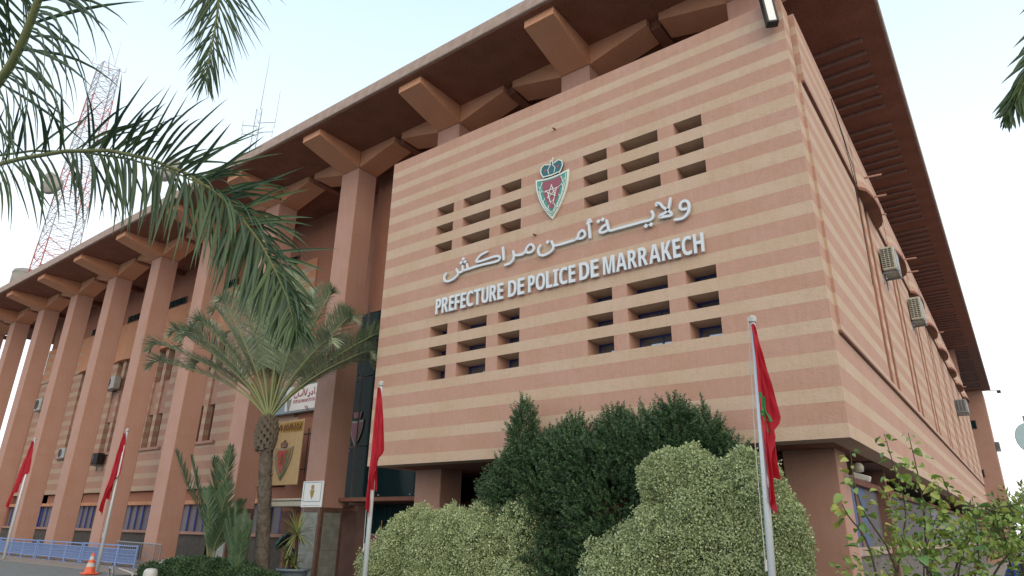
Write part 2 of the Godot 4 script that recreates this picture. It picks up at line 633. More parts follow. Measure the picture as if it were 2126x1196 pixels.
	for q in [[-6.6, .5], [-7.9, .42], [-9.2, .22], [-13.4, .5], [-14.8, .4], [-24.0, .35], [-38.5, .3]]:
		var sp := Mb.new()
		sp.tube([Vector3(.05, 10.45, q[0]), Vector3(.1 + q[1], 10.42, q[0])], [.03, .03], 8)
		obj("drain_spout", sp, M.column, B)
	for q in [[-5.31, 10.48], [-5.86, 7.85]]:
		var sp := Mb.new()
		sp.tube([Vector3(q[0], q[1], -.02), Vector3(q[0], q[1] - .015, .1)], [.025, .02], 8)
		obj("drain_spout", sp, M.ledge, B)
	var cb := Mb.new()
	cb.tube([Vector3(.125, 11.2, -3.6), Vector3(.13, 10.4, -4.6), Vector3(.13, 9.6, -5.1), Vector3(.08, 7.0, -5.3)], [.008, .008, .008, .008], 4)
	cb.tube([Vector3(.125, 11.2, -3.62), Vector3(.13, 10.2, -5.2), Vector3(.12, 9.75, -5.45)], [.008, .008, .008], 4)
	obj("hanging_cable", cb, M.black, B)

	# --- colonnade
	var cmesh := Mb.new().box(Vector3(-CW / 2, HC / 2, -CD / 2), Vector3(CW, HC, CD), .018).mesh()
	var br := Mb.new()
	var zt := .285 - ZC
	var pr := PackedVector2Array([Vector2(0, HC), Vector2(0, HS), Vector2(zt, HS), Vector2(zt, HS - .227)])
	# profile in (z, y) swept along -x over the column's width
	br.prism(pr, Transform3D(Basis(Vector3(0, 0, 1), Vector3(0, 1, 0), Vector3(-1, 0, 0)), Vector3(0, 0, 0)), CW)
	var brm := br.mesh()
	var reach := (S - CW) / 2 - .17
	var hb := Mb.new()
	hb.prism(PackedVector2Array([Vector2(0, HC), Vector2(0, HS), Vector2(reach, HS), Vector2(reach, HS - .21)]), Transform3D(Basis.IDENTITY, Vector3(0, 0, -CD)), CD - .012)
	var hbm := hb.mesh()
	var hb2 := Mb.new()
	hb2.prism(PackedVector2Array([Vector2(-CW, HC), Vector2(-CW, HS), Vector2(-CW - reach, HS), Vector2(-CW - reach, HS - .21)]), Transform3D(Basis.IDENTITY, Vector3(0, 0, -CD)), CD - .012)
	var hbm2 := hb2.mesh()
	var joist := Mb.new().box(Vector3(0, HS - .13, -1.3), Vector3(.26, .25, 2.2)).mesh()
	for n in range(-2, 10):
		var at := Transform3D(Basis.IDENTITY, Vector3(XA - S * n, 0, ZC))
		var c := put("column", cmesh, M.column, B, at)
		put("roof_bracket", brm, M.beam, c, Transform3D.IDENTITY)
		put("tapered_beam", hbm, M.beam, c, Transform3D.IDENTITY)
		put("tapered_beam", hbm2, M.beam, c, Transform3D.IDENTITY)
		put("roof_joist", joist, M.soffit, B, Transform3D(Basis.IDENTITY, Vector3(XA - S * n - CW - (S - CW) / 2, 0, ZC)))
		if n == 1 or n == 2:
			var cl := Mb.new()
			var fw := .10
			# stone facing: brown border strips with pale slabs between, on the front and the right face
			for side in 2:
				var wd := CW if side == 0 else CD
				var bs := Basis.IDENTITY if side == 0 else Basis(Vector3(0, 0, -1), Vector3(0, 1, 0), Vector3(1, 0, 0))
				var og := Vector3(-CW, 0, 0) if side == 0 else Vector3(0, 0, 0)
				var xf := Transform3D(bs, og)
				for q in [[0.0, fw, 0.0, 2.02], [wd - fw, wd, 0.0, 2.02], [fw, wd - fw, 1.88, 2.02]]:
					var b := Mb.new()
					b.box(xf * Vector3((q[0] + q[1]) / 2, (q[2] + q[3]) / 2, .014), (bs * Vector3(q[1] - q[0] - .003, q[3] - q[2] - .003, .028)).abs(), .003)
					obj("border_slab", b, M.marble_brown, c)
				for q in [[0.0, .45], [.45, .85], [.85, 1.24], [1.24, 1.55], [1.55, 1.88]]:
					var b := Mb.new()
					b.box(xf * Vector3(wd / 2, (q[0] + q[1]) / 2, .011), (bs * Vector3(wd - 2 * fw - .004, q[1] - q[0] - .004, .022)).abs(), .003)
					obj("marble_slab", b, M.marble, c)
	# --- roof
	var rf := Mb.new()
	rf.box(Vector3((-54 + 1.437) / 2, (HS + 14.32) / 2 + .02, (.541 - 60.92) / 2), Vector3(55.437, 14.32 - HS - .02, 61.46), .02)
	var roof := obj("roof", rf, M.fascia, B)
	var sf := Mb.new()
	sf.box(Vector3((-54 + 1.437) / 2, HS + .02, (.541 - 60.92) / 2), Vector3(55.3, .04, 61.3))
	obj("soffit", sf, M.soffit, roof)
	for g in 12:
		for j in 7:
			var z := -5.46 - g * 4.66 - j * .585
			if z < -58.5: continue
			var rb := Mb.new()
			rb.box(Vector3(.12, HS - .04, z), Vector3(1.5, .085, .11), .01)
			obj("soffit_rib", rb, M.rib, roof)

	# --- long facade behind the columns
	var left := -47.3
	var lops := []
	for n in range(2, 8):
		var xc: float = XA - n * S - CW - (S - CW) / 2
		for k in [[-.78, -.16], [.16, .78]]:
			lops.append([xc + k[0], xc + k[1], 4.88, 9.75])
	var lrows := stripe_rows()
	lrows = clip_rows(lrows, 2.87, 9.75)
	banded_wall(B, "x", ZW, left, XA - 2 * S - CW + .4, .35, lrows, lops, [M.pink, M.tan])
	var urows := []
	var y := 9.75
	var kind := 1
	while y < 11.9:
		var h := .24 if kind == 1 else .31
		urows.append([y, minf(y + h, 11.95), kind])
		y += h
		kind = 1 - kind
	banded_wall(B, "x", ZW + .05, left, XA - 2 * S - CW + .4, .4, urows, [], [M.beam, M.tan])
	for n in range(2, 8):
		var xc: float = XA - n * S - CW - (S - CW) / 2
		# bowed lip under the upper band
		var lip := Mb.new()
		var nn := 12
		for j in nn:
			var t0 := -1.0 + 2.0 * j / nn
			var t1 := -1.0 + 2.0 * (j + 1) / nn
			var a := Vector3(xc + t0 * 1.3, 9.74, ZW + .05 + .2 * (1 - t0 * t0))
			var b := Vector3(xc + t1 * 1.3, 9.74, ZW + .05 + .2 * (1 - t1 * t1))
			var a2 := Vector3(a.x, 11.9, ZW + .054)
			var b2 := Vector3(b.x, 11.9, ZW + .054)
			lip.quad(a, a2, b2, b)
			lip.quad(Vector3(a.x, 9.74, ZW - .25), a, b, Vector3(b.x, 9.74, ZW - .25))
		obj("hood", lip, M.beam, B)
		for k in [[-.78, -.16], [.16, .78]]:
			var xa: float = xc + k[0]
			var xb: float = xc + k[1]
			var sp := Mb.new()
			sp.box(Vector3((xa + xb) / 2, 7.31, ZW - .2), Vector3(xb - xa, 1.62, .2))
			obj("spandrel", sp, M.column, B)
			for w in [[4.88, 6.5], [8.12, 9.74]]:
				var f := Mb.new()
				f.box(Vector3((xa + xb) / 2, w[0] + .03, ZW - .27), Vector3(xb - xa, .06, .06))
				f.box(Vector3((xa + xb) / 2, w[1] - .03, ZW - .27), Vector3(xb - xa, .06, .06))
				f.box(Vector3(xa + .03, (w[0] + w[1]) / 2, ZW - .271), Vector3(.06, w[1] - w[0] - .12, .06))
				f.box(Vector3(xb - .03, (w[0] + w[1]) / 2, ZW - .271), Vector3(.06, w[1] - w[0] - .12, .06))
				var wnd := obj("window", f, M.brown, B)
				var p := Mb.new()
				p.box(Vector3((xa + xb) / 2, (w[0] + w[1]) / 2, ZW - .29), Vector3(xb - xa - .08, w[1] - w[0] - .08, .008))
				obj("pane", p, M.dark_glass, wnd)
		var sl := Mb.new()
		sl.box(Vector3(xc, 4.81, ZW + .02), Vector3(2.5, .13, .2), .012)
		obj("window_sill", sl, M.column, B)
		# clerestory window
		var cf := Mb.new()
		cf.box(Vector3(xc, 12.2, ZW + .0), Vector3(1.7, .4, .04))
		var cw := obj("clerestory_window", cf, M.brown, B)
		var cp := Mb.new()
		cp.box(Vector3(xc, 12.2, ZW + .026), Vector3(1.6, .34, .008))
		for mx in [-.4, 0.0, .4]: cp.box(Vector3(xc + mx, 12.2, ZW + .036), Vector3(.04, .34, .02))
		obj("pane", cp, M.dark_glass, cw)
		# ground floor: dado, sill, barred window, trim, shutter box
		var xl: float = XA - (n + 1) * S + .0
		var xr: float = XA - n * S - CW
		var gp := Mb.new()
		gp.box(Vector3((xl + xr) / 2, .55, ZW - .1), Vector3(xr - xl + 1.6, 1.1, .3))
		obj("dado_panel", gp, M.dado, B)
		gp = Mb.new()
		gp.box(Vector3((xl + xr) / 2, 1.155, ZW - .02), Vector3(xr - xl + 1.6, .11, .36), .01)
		obj("window_sill", gp, M.column, B)
		gp = Mb.new()
		gp.box(Vector3((xl + xr) / 2, 2.35, ZW - .04), Vector3(xr - xl + 1.6, .16, .34), .01)
		obj("window_head", gp, M.beam, B)
		gp = Mb.new()
		gp.box(Vector3((xl + xr) / 2, 2.65, ZW - .28), Vector3(xr - xl + 1.6, .44, .1))
		obj("shutter_box", gp, M.terracotta, B)
		var pn := Mb.new()
		pn.box(Vector3((xl + xr) / 2, 1.74, ZW - .14), Vector3(xr - xl + 1.4, 1.06, .03))
		var bw := obj("barred_window", pn, M.lilac, B)
		for j in 9:
			var b := Mb.new()
			b.box(Vector3(xl - .6 + j * .62, 1.74, ZW - .08), Vector3(.07, 1.06, .05), .008)
			obj("bar", b, M.blue, bw)
	# upper plain wall and solid returns
	var up := Mb.new()
	up.box(Vector3((left + XA - 2 * S) / 2, 12.93, ZW - .2), Vector3(XA - 2 * S - left, 1.95, .3))
	obj("upper_wall", up, M.terracotta, B)
	var bk := Mb.new()
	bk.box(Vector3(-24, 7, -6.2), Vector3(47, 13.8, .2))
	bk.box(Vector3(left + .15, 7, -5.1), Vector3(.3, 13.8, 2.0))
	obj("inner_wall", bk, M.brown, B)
	var lw := Mb.new()
	lw.box(Vector3(-49.2, 5.2, ZW - .2), Vector3(3.8, 10.4, .4))
	obj("low_wing_wall", lw, M.terracotta, B)
	# bay with the signs
	var eb := Mb.new()
	eb.box(Vector3(-17.2, 7.95, ZW - .15), Vector3(5.2, 11.9, .3))
	obj("entrance_wall", eb, M.terracotta, B)
	eb = Mb.new()
	eb.box(Vector3(-17.2, 1.0, ZW - .12), Vector3(5.2, 2.0, .24))
	obj("entrance_wall", eb, M.brown, B)
	eb = Mb.new()
	eb.box(Vector3(-18.2, 1.0, ZW + .03), Vector3(1.2, 1.9, .05), .01)
	obj("door_panel", eb, M.terracotta, B)
	eb = Mb.new()
	eb.box(Vector3(-17.6, 2.19, -3.3), Vector3(3.4, .16, 1.0), .012)
	eb.box(Vector3(-17.6, 2.33, -3.32), Vector3(3.5, .07, 1.06), .01)
	obj("entrance_canopy", eb, M.cream, B)
	# bay with the dark glass
	var gw := Mb.new()
	gw.box(Vector3(-12.6, 11.17, -3.15), Vector3(5.0, 5.44, .3))
	obj("entrance_wall", gw, M.terracotta, B)
	var x0 := -15.35
	for j in 3:
		for r in [[2.32, 3.92], [3.93, 6.2], [6.21, 8.44]]:
			var p := Mb.new()
			p.box(Vector3(x0 + j * 1.55 + .77, (r[0] + r[1]) / 2, -3.02), Vector3(1.535, r[1] - r[0] - .012, .03), .003)
			var g := obj("glass_panel", p, M.dark_glass, B)
			var st := Mb.new()
			for e in [[.1, r[0] + .1], [1.44, r[0] + .1], [.1, r[1] - .1], [1.44, r[1] - .1]]:
				st.lathe(Vector3(x0 + j * 1.55 + e[0], e[1], -2.985), [Vector2(0, .02), Vector2(.03, .015), Vector2(.03, -.02)], 8)
			obj("fixing", st, M.steel, g)
	gw = Mb.new()
	gw.box(Vector3(-13.1, 5.3, -3.35), Vector3(4.6, 6.3, .1))
	obj("inner_wall", gw, M.brown, B)
	gw = Mb.new()
	gw.box(Vector3(-14.38, 5.4, -2.5), Vector3(.025, 6.2, .05))
	obj("edge_strip", gw, M.steel, B)
	gw = Mb.new()
	gw.box(Vector3(-12.85, 2.25, -2.6), Vector3(3.3, .11, 1.1), .01)
	obj("entrance_lintel", gw, M.ledge, B)
	for j in 4:
		var d := Mb.new()
		d.box(Vector3(-14.0 + j * .92, 1.08, -3.2), Vector3(.89, 2.14, .04), .004)
		var dd := obj("glass_door", d, M.dark_glass, B)
		var hnd := Mb.new()
		hnd.tube([Vector3(-13.62 + j * .92, .6, -3.13), Vector3(-13.62 + j * .92, 1.7, -3.13)], [.018, .018], 6)
		obj("door_handle", hnd, M.gold, dd)
	gw = Mb.new()
	gw.box(Vector3(-12.5, 1.1, -3.4), Vector3(5.0, 2.2, .1))
	obj("inner_wall", gw, M.brown, B)
	# ground floor wall under the block
	gw = Mb.new()
	gw.box(Vector3(-11.1, 1.45, -2.62), Vector3(.9, 2.9, .3))
	obj("ground_floor_wall", gw, M.column, B)
	gw = Mb.new()
	gw.box(Vector3(-5.6, 1.45, -3.75), Vector3(9.8, 2.9, .25))
	obj("ground_floor_wall", gw, M.brown, B)
	gw = Mb.new()
	gw.box(Vector3(-7.2, 2.2, -3.1), Vector3(3.6, .16, .3), .012)
	gw.box(Vector3(-9.15, 1.45, -3.1), Vector3(.28, 2.9, .3), .012)
	obj("ground_floor_frame", gw, M.terracotta, B)
	var cp2 := Mb.new()
	cp2.box(Vector3(-1.35, 1.45, ZC - .35), Vector3(1.0, 2.89, .5), .015)
	obj("corner_pier", cp2, M.brown, B)

func _hood(zc0: float, half: float, t: float, y: float, y2: float, _rows: Array) -> Vector3:
	var k := clampf((y2 + 1.0 - y) / .94, 0.0, 1.0)
	return Vector3(.109 + .25 * k * sqrt(maxf(0.0, 1.0 - t * t)), y, zc0 - t * half)

func build_tower():
	var T := thing("stair_tower", "plain brown square tower with small dark windows at the building's far end", "tower", Vector3(0, 0, -62))
	var m := Mb.new()
	m.box(Vector3(.05, HS / 2 - .01, 0), Vector3(1.5, HS - .02, 4), .02)
	obj("wall", m, M.column, T)
	for q in [[-.46, 10.9, .62, .78], [-.68, 6.74, .62, .68], [-.46, 3.4, .62, .68]]:
		var f := Mb.new()
		f.box(Vector3(q[0], q[1], 2.01), Vector3(q[2], q[3], .05))
		var w := obj("window", f, M.brown, T)
		var p := Mb.new()
		p.box(Vector3(q[0], q[1], 2.04), Vector3(q[2] - .1, q[3] - .1, .02))
		obj("pane", p, M.dark_glass, w)

# ---------------------------------------------------------------- signs
func smooth_pts(flat: Array) -> Array:
	var p := []
	for i in flat.size() / 2:
		p.append(Vector2(flat[2 * i], flat[2 * i + 1]))
	if p.size() < 3: return p
	var out := []
	for i in p.size() - 1:
		var a: Vector2 = p[maxi(i - 1, 0)]
		var b: Vector2 = p[i]
		var c: Vector2 = p[i + 1]
		var d: Vector2 = p[mini(i + 2, p.size() - 1)]
		for k in 4:
			out.append(b.cubic_interpolate(c, a, d, k / 4.0))
	out.append(p[-1])
	return out

var arabic: Node3D
func _glyph(called: String, strokes: Array, dots: Array):
	var mb := Mb.new()
	var k := 0
	for s in strokes:
		mb.stroke(smooth_pts(s), .056, .035, .085 - .003 * k)
		k += 1
	for i in dots.size() / 2:
		var p := Vector2(dots[2 * i], dots[2 * i + 1])
		mb.prism(PackedVector2Array([p + Vector2(-.055, 0), p + Vector2(0, -.05), p + Vector2(.055, 0), p + Vector2(0, .05)]), Transform3D(Basis.IDENTITY, Vector3(0, 0, .035)), .048)
	obj("arabic_letter_" + called, mb, M.letter, arabic)

func build_signs():
	arabic = thing("arabic_lettering", "raised pale metal Arabic lettering below the shield emblem on the striped wall", "lettering", Vector3(.03, .03, 0))
	_glyph("sheen_kaf", [[-8.552, 7.451, -8.618, 7.370, -8.602, 7.271, -8.487, 7.220, -8.332, 7.236, -8.207, 7.294, -8.159, 7.367, -8.224, 7.487], [-8.159, 7.374, -8.083, 7.372, -8.016, 7.399, -8.032, 7.529], [-8.016, 7.399, -7.920, 7.399, -7.866, 7.429, -7.896, 7.551], [-7.882, 7.397, -7.720, 7.408, -7.425, 7.415, -7.134, 7.402, -6.932, 7.401, -6.870, 7.454, -6.904, 7.517, -7.066, 7.540, -7.331, 7.524, -7.551, 7.526, -7.590, 7.570, -7.470, 7.674, -7.259, 7.722]], [-8.077, 7.623, -7.950, 7.622, -8.010, 7.707])
	_glyph("alef", [[-6.786, 7.709, -6.764, 7.541, -6.752, 7.387]], [])
	_glyph("ra_meem", [[-6.707, 7.242, -6.569, 7.251, -6.478, 7.311, -6.452, 7.419, -6.477, 7.535], [-6.457, 7.426, -6.320, 7.398, -6.207, 7.396, -6.129, 7.434], [-6.129, 7.430, -6.085, 7.532, -5.981, 7.587, -5.905, 7.519, -5.905, 7.424, -5.996, 7.387, -6.107, 7.418]], [])
	_glyph("noon_meem", [[-5.704, 7.491, -5.770, 7.398, -5.739, 7.280, -5.636, 7.225, -5.486, 7.245, -5.380, 7.306, -5.362, 7.389, -5.409, 7.513], [-5.362, 7.389, -5.169, 7.378, -4.838, 7.387, -4.796, 7.392, -4.737, 7.412], [-4.737, 7.407, -4.701, 7.518, -4.613, 7.564, -4.557, 7.507, -4.555, 7.422, -4.632, 7.386, -4.722, 7.398]], [-5.510, 7.522])
	_glyph("alef_hamza", [[-4.448, 7.659, -4.435, 7.493, -4.426, 7.342], [-4.487, 7.690, -4.386, 7.712], [-4.453, 7.703, -4.464, 7.752, -4.406, 7.764]], [])
	_glyph("ya_ta_marbuta", [[-4.017, 7.640, -3.991, 7.515, -3.954, 7.385, -3.758, 7.375, -3.457, 7.373, -3.195, 7.374, -3.034, 7.367, -2.967, 7.411, -2.962, 7.491, -2.987, 7.550], [-4.021, 7.548, -4.122, 7.507, -4.190, 7.431, -4.135, 7.384, -4.014, 7.395, -3.974, 7.427]], [-4.209, 7.670, -4.103, 7.683, -3.127, 7.263, -3.016, 7.265])
	_glyph("lam_alef", [[-2.875, 7.646, -2.869, 7.693, -2.799, 7.670, -2.742, 7.577, -2.647, 7.478, -2.583, 7.404, -2.579, 7.347, -2.656, 7.347, -2.815, 7.367, -2.793, 7.405, -2.689, 7.441, -2.620, 7.527, -2.571, 7.715]], [])
	_glyph("waw", [[-2.248, 7.392, -2.345, 7.403, -2.389, 7.471, -2.356, 7.553, -2.279, 7.572, -2.215, 7.518, -2.205, 7.412, -2.240, 7.296, -2.329, 7.222, -2.420, 7.215, -2.511, 7.226]], [])

	var L := thing("french_lettering", "raised pale metal capitals reading PREFECTURE DE POLICE DE MARRAKECH on striped wall", "lettering", Vector3(.05, .03, 0))
	var font := SystemFont.new()
	font.font_names = PackedStringArray(["Droid Sans"])
	font.font_weight = 700
	for w in [["PREFECTURE", -8.868, -6.765], ["DE", -6.615, -6.17], ["POLICE", -6.055, -4.83], ["DE", -4.725, -4.265], ["MARRAKECH", -4.155, -2.0]]:
		var word: String = w[0]
		var ms := []
		var tot := 0.0
		for ch in word:
			var tm := TextMesh.new()
			tm.font = font
			tm.font_size = 64
			tm.pixel_size = .01
			tm.depth = .05
			tm.text = ch
			var bb := tm.get_aabb()
			ms.append([tm, bb])
			tot += bb.size.x
		var gap: float = tot / ms.size() * .16
		tot += gap * (ms.size() - 1)
		var k: float = (w[2] - w[1]) / tot
		var x: float = w[1]
		for q in ms:
			var bb: AABB = q[1]
			var ky: float = .395 / bb.size.y
			var xf := Transform3D(Basis.from_scale(Vector3(k, ky, 1.0)), Vector3(x - bb.position.x * k, 6.42 - bb.position.y * ky, .062))
			put("letter", q[0], M.letter, L, xf)
			x += (bb.size.x + gap) * k

	# shield with crown on the striped wall
	var E := thing("shield_emblem", "green and maroon shield with crown and star above the lettering on the striped wall", "emblem", Vector3(-5.37, 8.67, .01))
	build_shield(E, .915, 1.14, 1.14, false)
	# sign box in the entrance bay
	var sb := thing("entrance_sign", "pale blue and white sign board with red lettering high in the entrance bay", "sign", Vector3(-19.0, 5.5, -3.72))
	var m := Mb.new()
	m.box(Vector3(-.75, .52, 0), Vector3(3.1, 1.05, .16), .02)
	obj("panel", m, M.sign_blue, sb)
	m = Mb.new()
	m.box(Vector3(-.02, .53, .09), Vector3(2.1, .92, .03), .006)
	var wp := obj("white_panel", m, M.sign_white, sb)
	m = Mb.new()
	var sp := _shield_poly(.26, .5)
	m.prism(sp, Transform3D(Basis.IDENTITY, Vector3(-.82, .28, .105)), .012)
	obj("shield", m, M.e_grey, wp)
	m = Mb.new()
	for s in [[-.52, .62, -.5, .56, -.4, .54, -.34, .6], [-.3, .72, -.28, .62, -.2, .6, -.1, .6, -.08, .68], [-.02, .82, -.01, .6], [.06, .8, .1, .66, .16, .6, .22, .82], [.3, .56, .36, .52, .4, .6, .38, .68], [.48, .62, .54, .58, .58, .66, .52, .7], [.66, .84, .67, .6], [.76, .6, .84, .58, .9, .62]]:
		m.stroke(smooth_pts(s), .05, .105, .115)
	var r2 := RandomNumberGenerator.new(); r2.seed = 5
	for i in 22:
		var x := -.55 + i * .067
		m.stroke([Vector2(x, .34), Vector2(x + .004, .46)], .024, .105, .114)
		if i % 3 != 1: m.stroke([Vector2(x, .34 + .12 * r2.randf()), Vector2(x + .045, .34 + .12 * r2.randf())], .022, .105, .113)
	for s in [[-.12, 1.0, .0, .86], [-.2, 1.0, -.08, .86], [.3, .2, .42, .06], [.2, .2, .32, .06]]:
		m.stroke([Vector2(s[0], s[1] - .02), Vector2(s[2], s[3])], .05, .105, .112)
	obj("lettering", m, M.sign_red, wp)
	# wooden board with painted shield
	var wb := thing("wooden_board", "light wooden board with carved row of signs and painted shield on the entrance wall", "board", Vector3(-18.8, 2.83, -3.02))
	for i in 8:
		m = Mb.new()
		m.box(Vector3(-.84 + i * .24, 1.115, 0), Vector3(.236, 2.23, .04), .006)
		obj("plank", m, M.wood, wb)
	m = Mb.new()
	m.box(Vector3(0, 1.98, .022), Vector3(1.8, .34, .012))
	obj("carved_strip", m, M.gold, wb)
	m = Mb.new()
	for i in 11:
		var x := -.78 + i * .155
		match i % 4:
			0: m.stroke([Vector2(x - .05, 1.86), Vector2(x, 2.1), Vector2(x + .05, 1.86)], .022, .026, .045)
			1:
				var c := []
				for a in 9: c.append(Vector2(x + cos(a * TAU / 8) * .055, 1.98 + sin(a * TAU / 8) * .1))
				m.stroke(c, .022, .026, .045)
			2: m.stroke([Vector2(x - .05, 1.87), Vector2(x + .05, 2.09), Vector2(x + .02, 1.9)], .022, .026, .045)
			3: m.stroke([Vector2(x - .04, 2.09), Vector2(x - .04, 1.88), Vector2(x + .05, 1.98), Vector2(x - .03, 2.06)], .022, .026, .045)
	obj("carved_lettering", m, M.brown, wb)
	var pz := Node3D.new(); pz.name = "painted_shield"; pz.position = Vector3(.0, .72, .02); wb.add_child(pz)
	build_shield(pz, 1.05, 1.15, .62, true)
	m = Mb.new()
	m.tube([Vector3(1.1, .35, -.1), Vector3(1.1, 1.9, -.1)], [.022, .022], 6)
	for yy in [.5, 1.7]:
		m.tube([Vector3(.8, yy, -.1), Vector3(1.5, yy, -.1), Vector3(1.5, yy, -.86)], [.02, .02, .02], 6)
	obj("iron_bracket", m, M.black, wb)
	# plaque on the column
	var pq := thing("column_plaque", "white plaque with small golden crest fixed to the marble-faced column", "plaque", Vector3(-14.83, 2.02, ZC + .035))
	m = Mb.new(); m.box(Vector3(0, .365, 0), Vector3(.96, .735, .04), .008)
	obj("panel", m, M.sign_white, pq)
	m = Mb.new()
	for q in [[0, .70, .8, .02], [0, .16, .8, .02], [-.4, .43, .02, .52], [.4, .43, .02, .52], [0, .05, .8, .012]]:
		m.box(Vector3(q[0], q[1], .022), Vector3(q[2], q[3], .01))
	obj("border", m, M.sign_blue, pq)
	m = Mb.new(); m.prism(_shield_poly(.17, .26), Transform3D(Basis.IDENTITY, Vector3(0, .36, .02)), .014)
	m.prism(PackedVector2Array([Vector2(-.05, .5), Vector2(.05, .5), Vector2(.06, .6), Vector2(0, .63), Vector2(-.06, .6)]), Transform3D(Basis.IDENTITY, Vector3(0, 0, .02)), .014)
	m.smooth(false)
	obj("crest", m, M.gold, pq)
	# shields on the dark glass
	var ge := thing("glass_shield", "pale pink shield emblem fixed on the dark glass panels, half hidden by the column", "emblem", Vector3(-15.0, 4.35, -2.98))
	m = Mb.new(); m.prism(_shield_poly(.62, .85), Transform3D(Basis.IDENTITY, Vector3(0, 0, 0)), .02)
	obj("field", m, M.e_grey, ge)
	m = Mb.new(); m.prism(_shield_poly(.5, .7), Transform3D(Basis.IDENTITY, Vector3(0, 0, .02)), .012)
	m.prism(PackedVector2Array([Vector2(-.15, .48), Vector2(.15, .48), Vector2(.2, .68), Vector2(-.2, .68)]), Transform3D(Basis.IDENTITY, Vector3(0, 0, .0)), .02)
	obj("centre", m, M.e_red, ge)
	var de := thing("door_shield", "dark red shield with pale rim on the glass door beside the hedge", "emblem", Vector3(-13.9, .95, -3.17))
	m = Mb.new(); m.prism(_shield_poly(.66, .8), Transform3D.IDENTITY, .016)
	obj("rim", m, M.e_grey, de)
	m = Mb.new(); m.prism(_shield_poly(.56, .68), Transform3D(Basis.IDENTITY, Vector3(0, .01, .016)), .01)
	obj("field", m, M.e_red, de)
	# framed panel hung at the top corner
	var cs := thing("hanging_framed_panel", "narrow white panel in a dark metal frame hung at the block's top corner", "sign", Vector3(-.16, 10.72, .22))
	cs.rotation_degrees = Vector3(-4, 28, 3)
	m = Mb.new()
	m.box(Vector3(-.09, .8, 0), Vector3(.04, 1.6, .16), .006); m.box(Vector3(.09, .8, 0), Vector3(.04, 1.6, .16), .006)
	m.box(Vector3(0, .02, 0), Vector3(.14, .05, .16), .006); m.box(Vector3(0, 1.58, 0), Vector3(.14, .05, .16), .006)
	obj("frame", m, M.black, cs)
	m = Mb.new(); m.box(Vector3(0, .8, .03), Vector3(.14, 1.5, .08))
	obj("panel", m, M.sign_white, cs)
	for yy in [.3, 1.2]:
		m = Mb.new(); m.box(Vector3(0, yy, -.2), Vector3(.05, .05, .2))
		obj("bracket", m, M.steel, cs)

func _shield_poly(w: float, h: float, s := 1.0) -> PackedVector2Array:
	# pointed shield, centred in x, from -h/2 (point) to +h/2 (slightly hollow top)
	var p := PackedVector2Array()
	var hw := w * .5 * s
	var hh := h * .5 * s
	for i in 7: p.append(Vector2(-hw + 2 * hw * i / 6.0, hh - .045 * h * s * (1.0 - pow(absf(i / 3.0 - 1.0), 2.0))))
	for i in range(1, 9):
		var t := i / 8.0
		p.append(Vector2(hw * (1.0 - pow(t, 2.1)), hh - 2 * hh * t))
	for i in range(7, 0, -1):
		var t := i / 8.0
		p.append(Vector2(-hw * (1.0 - pow(t, 2.1)), hh - 2 * hh * t))
	return p

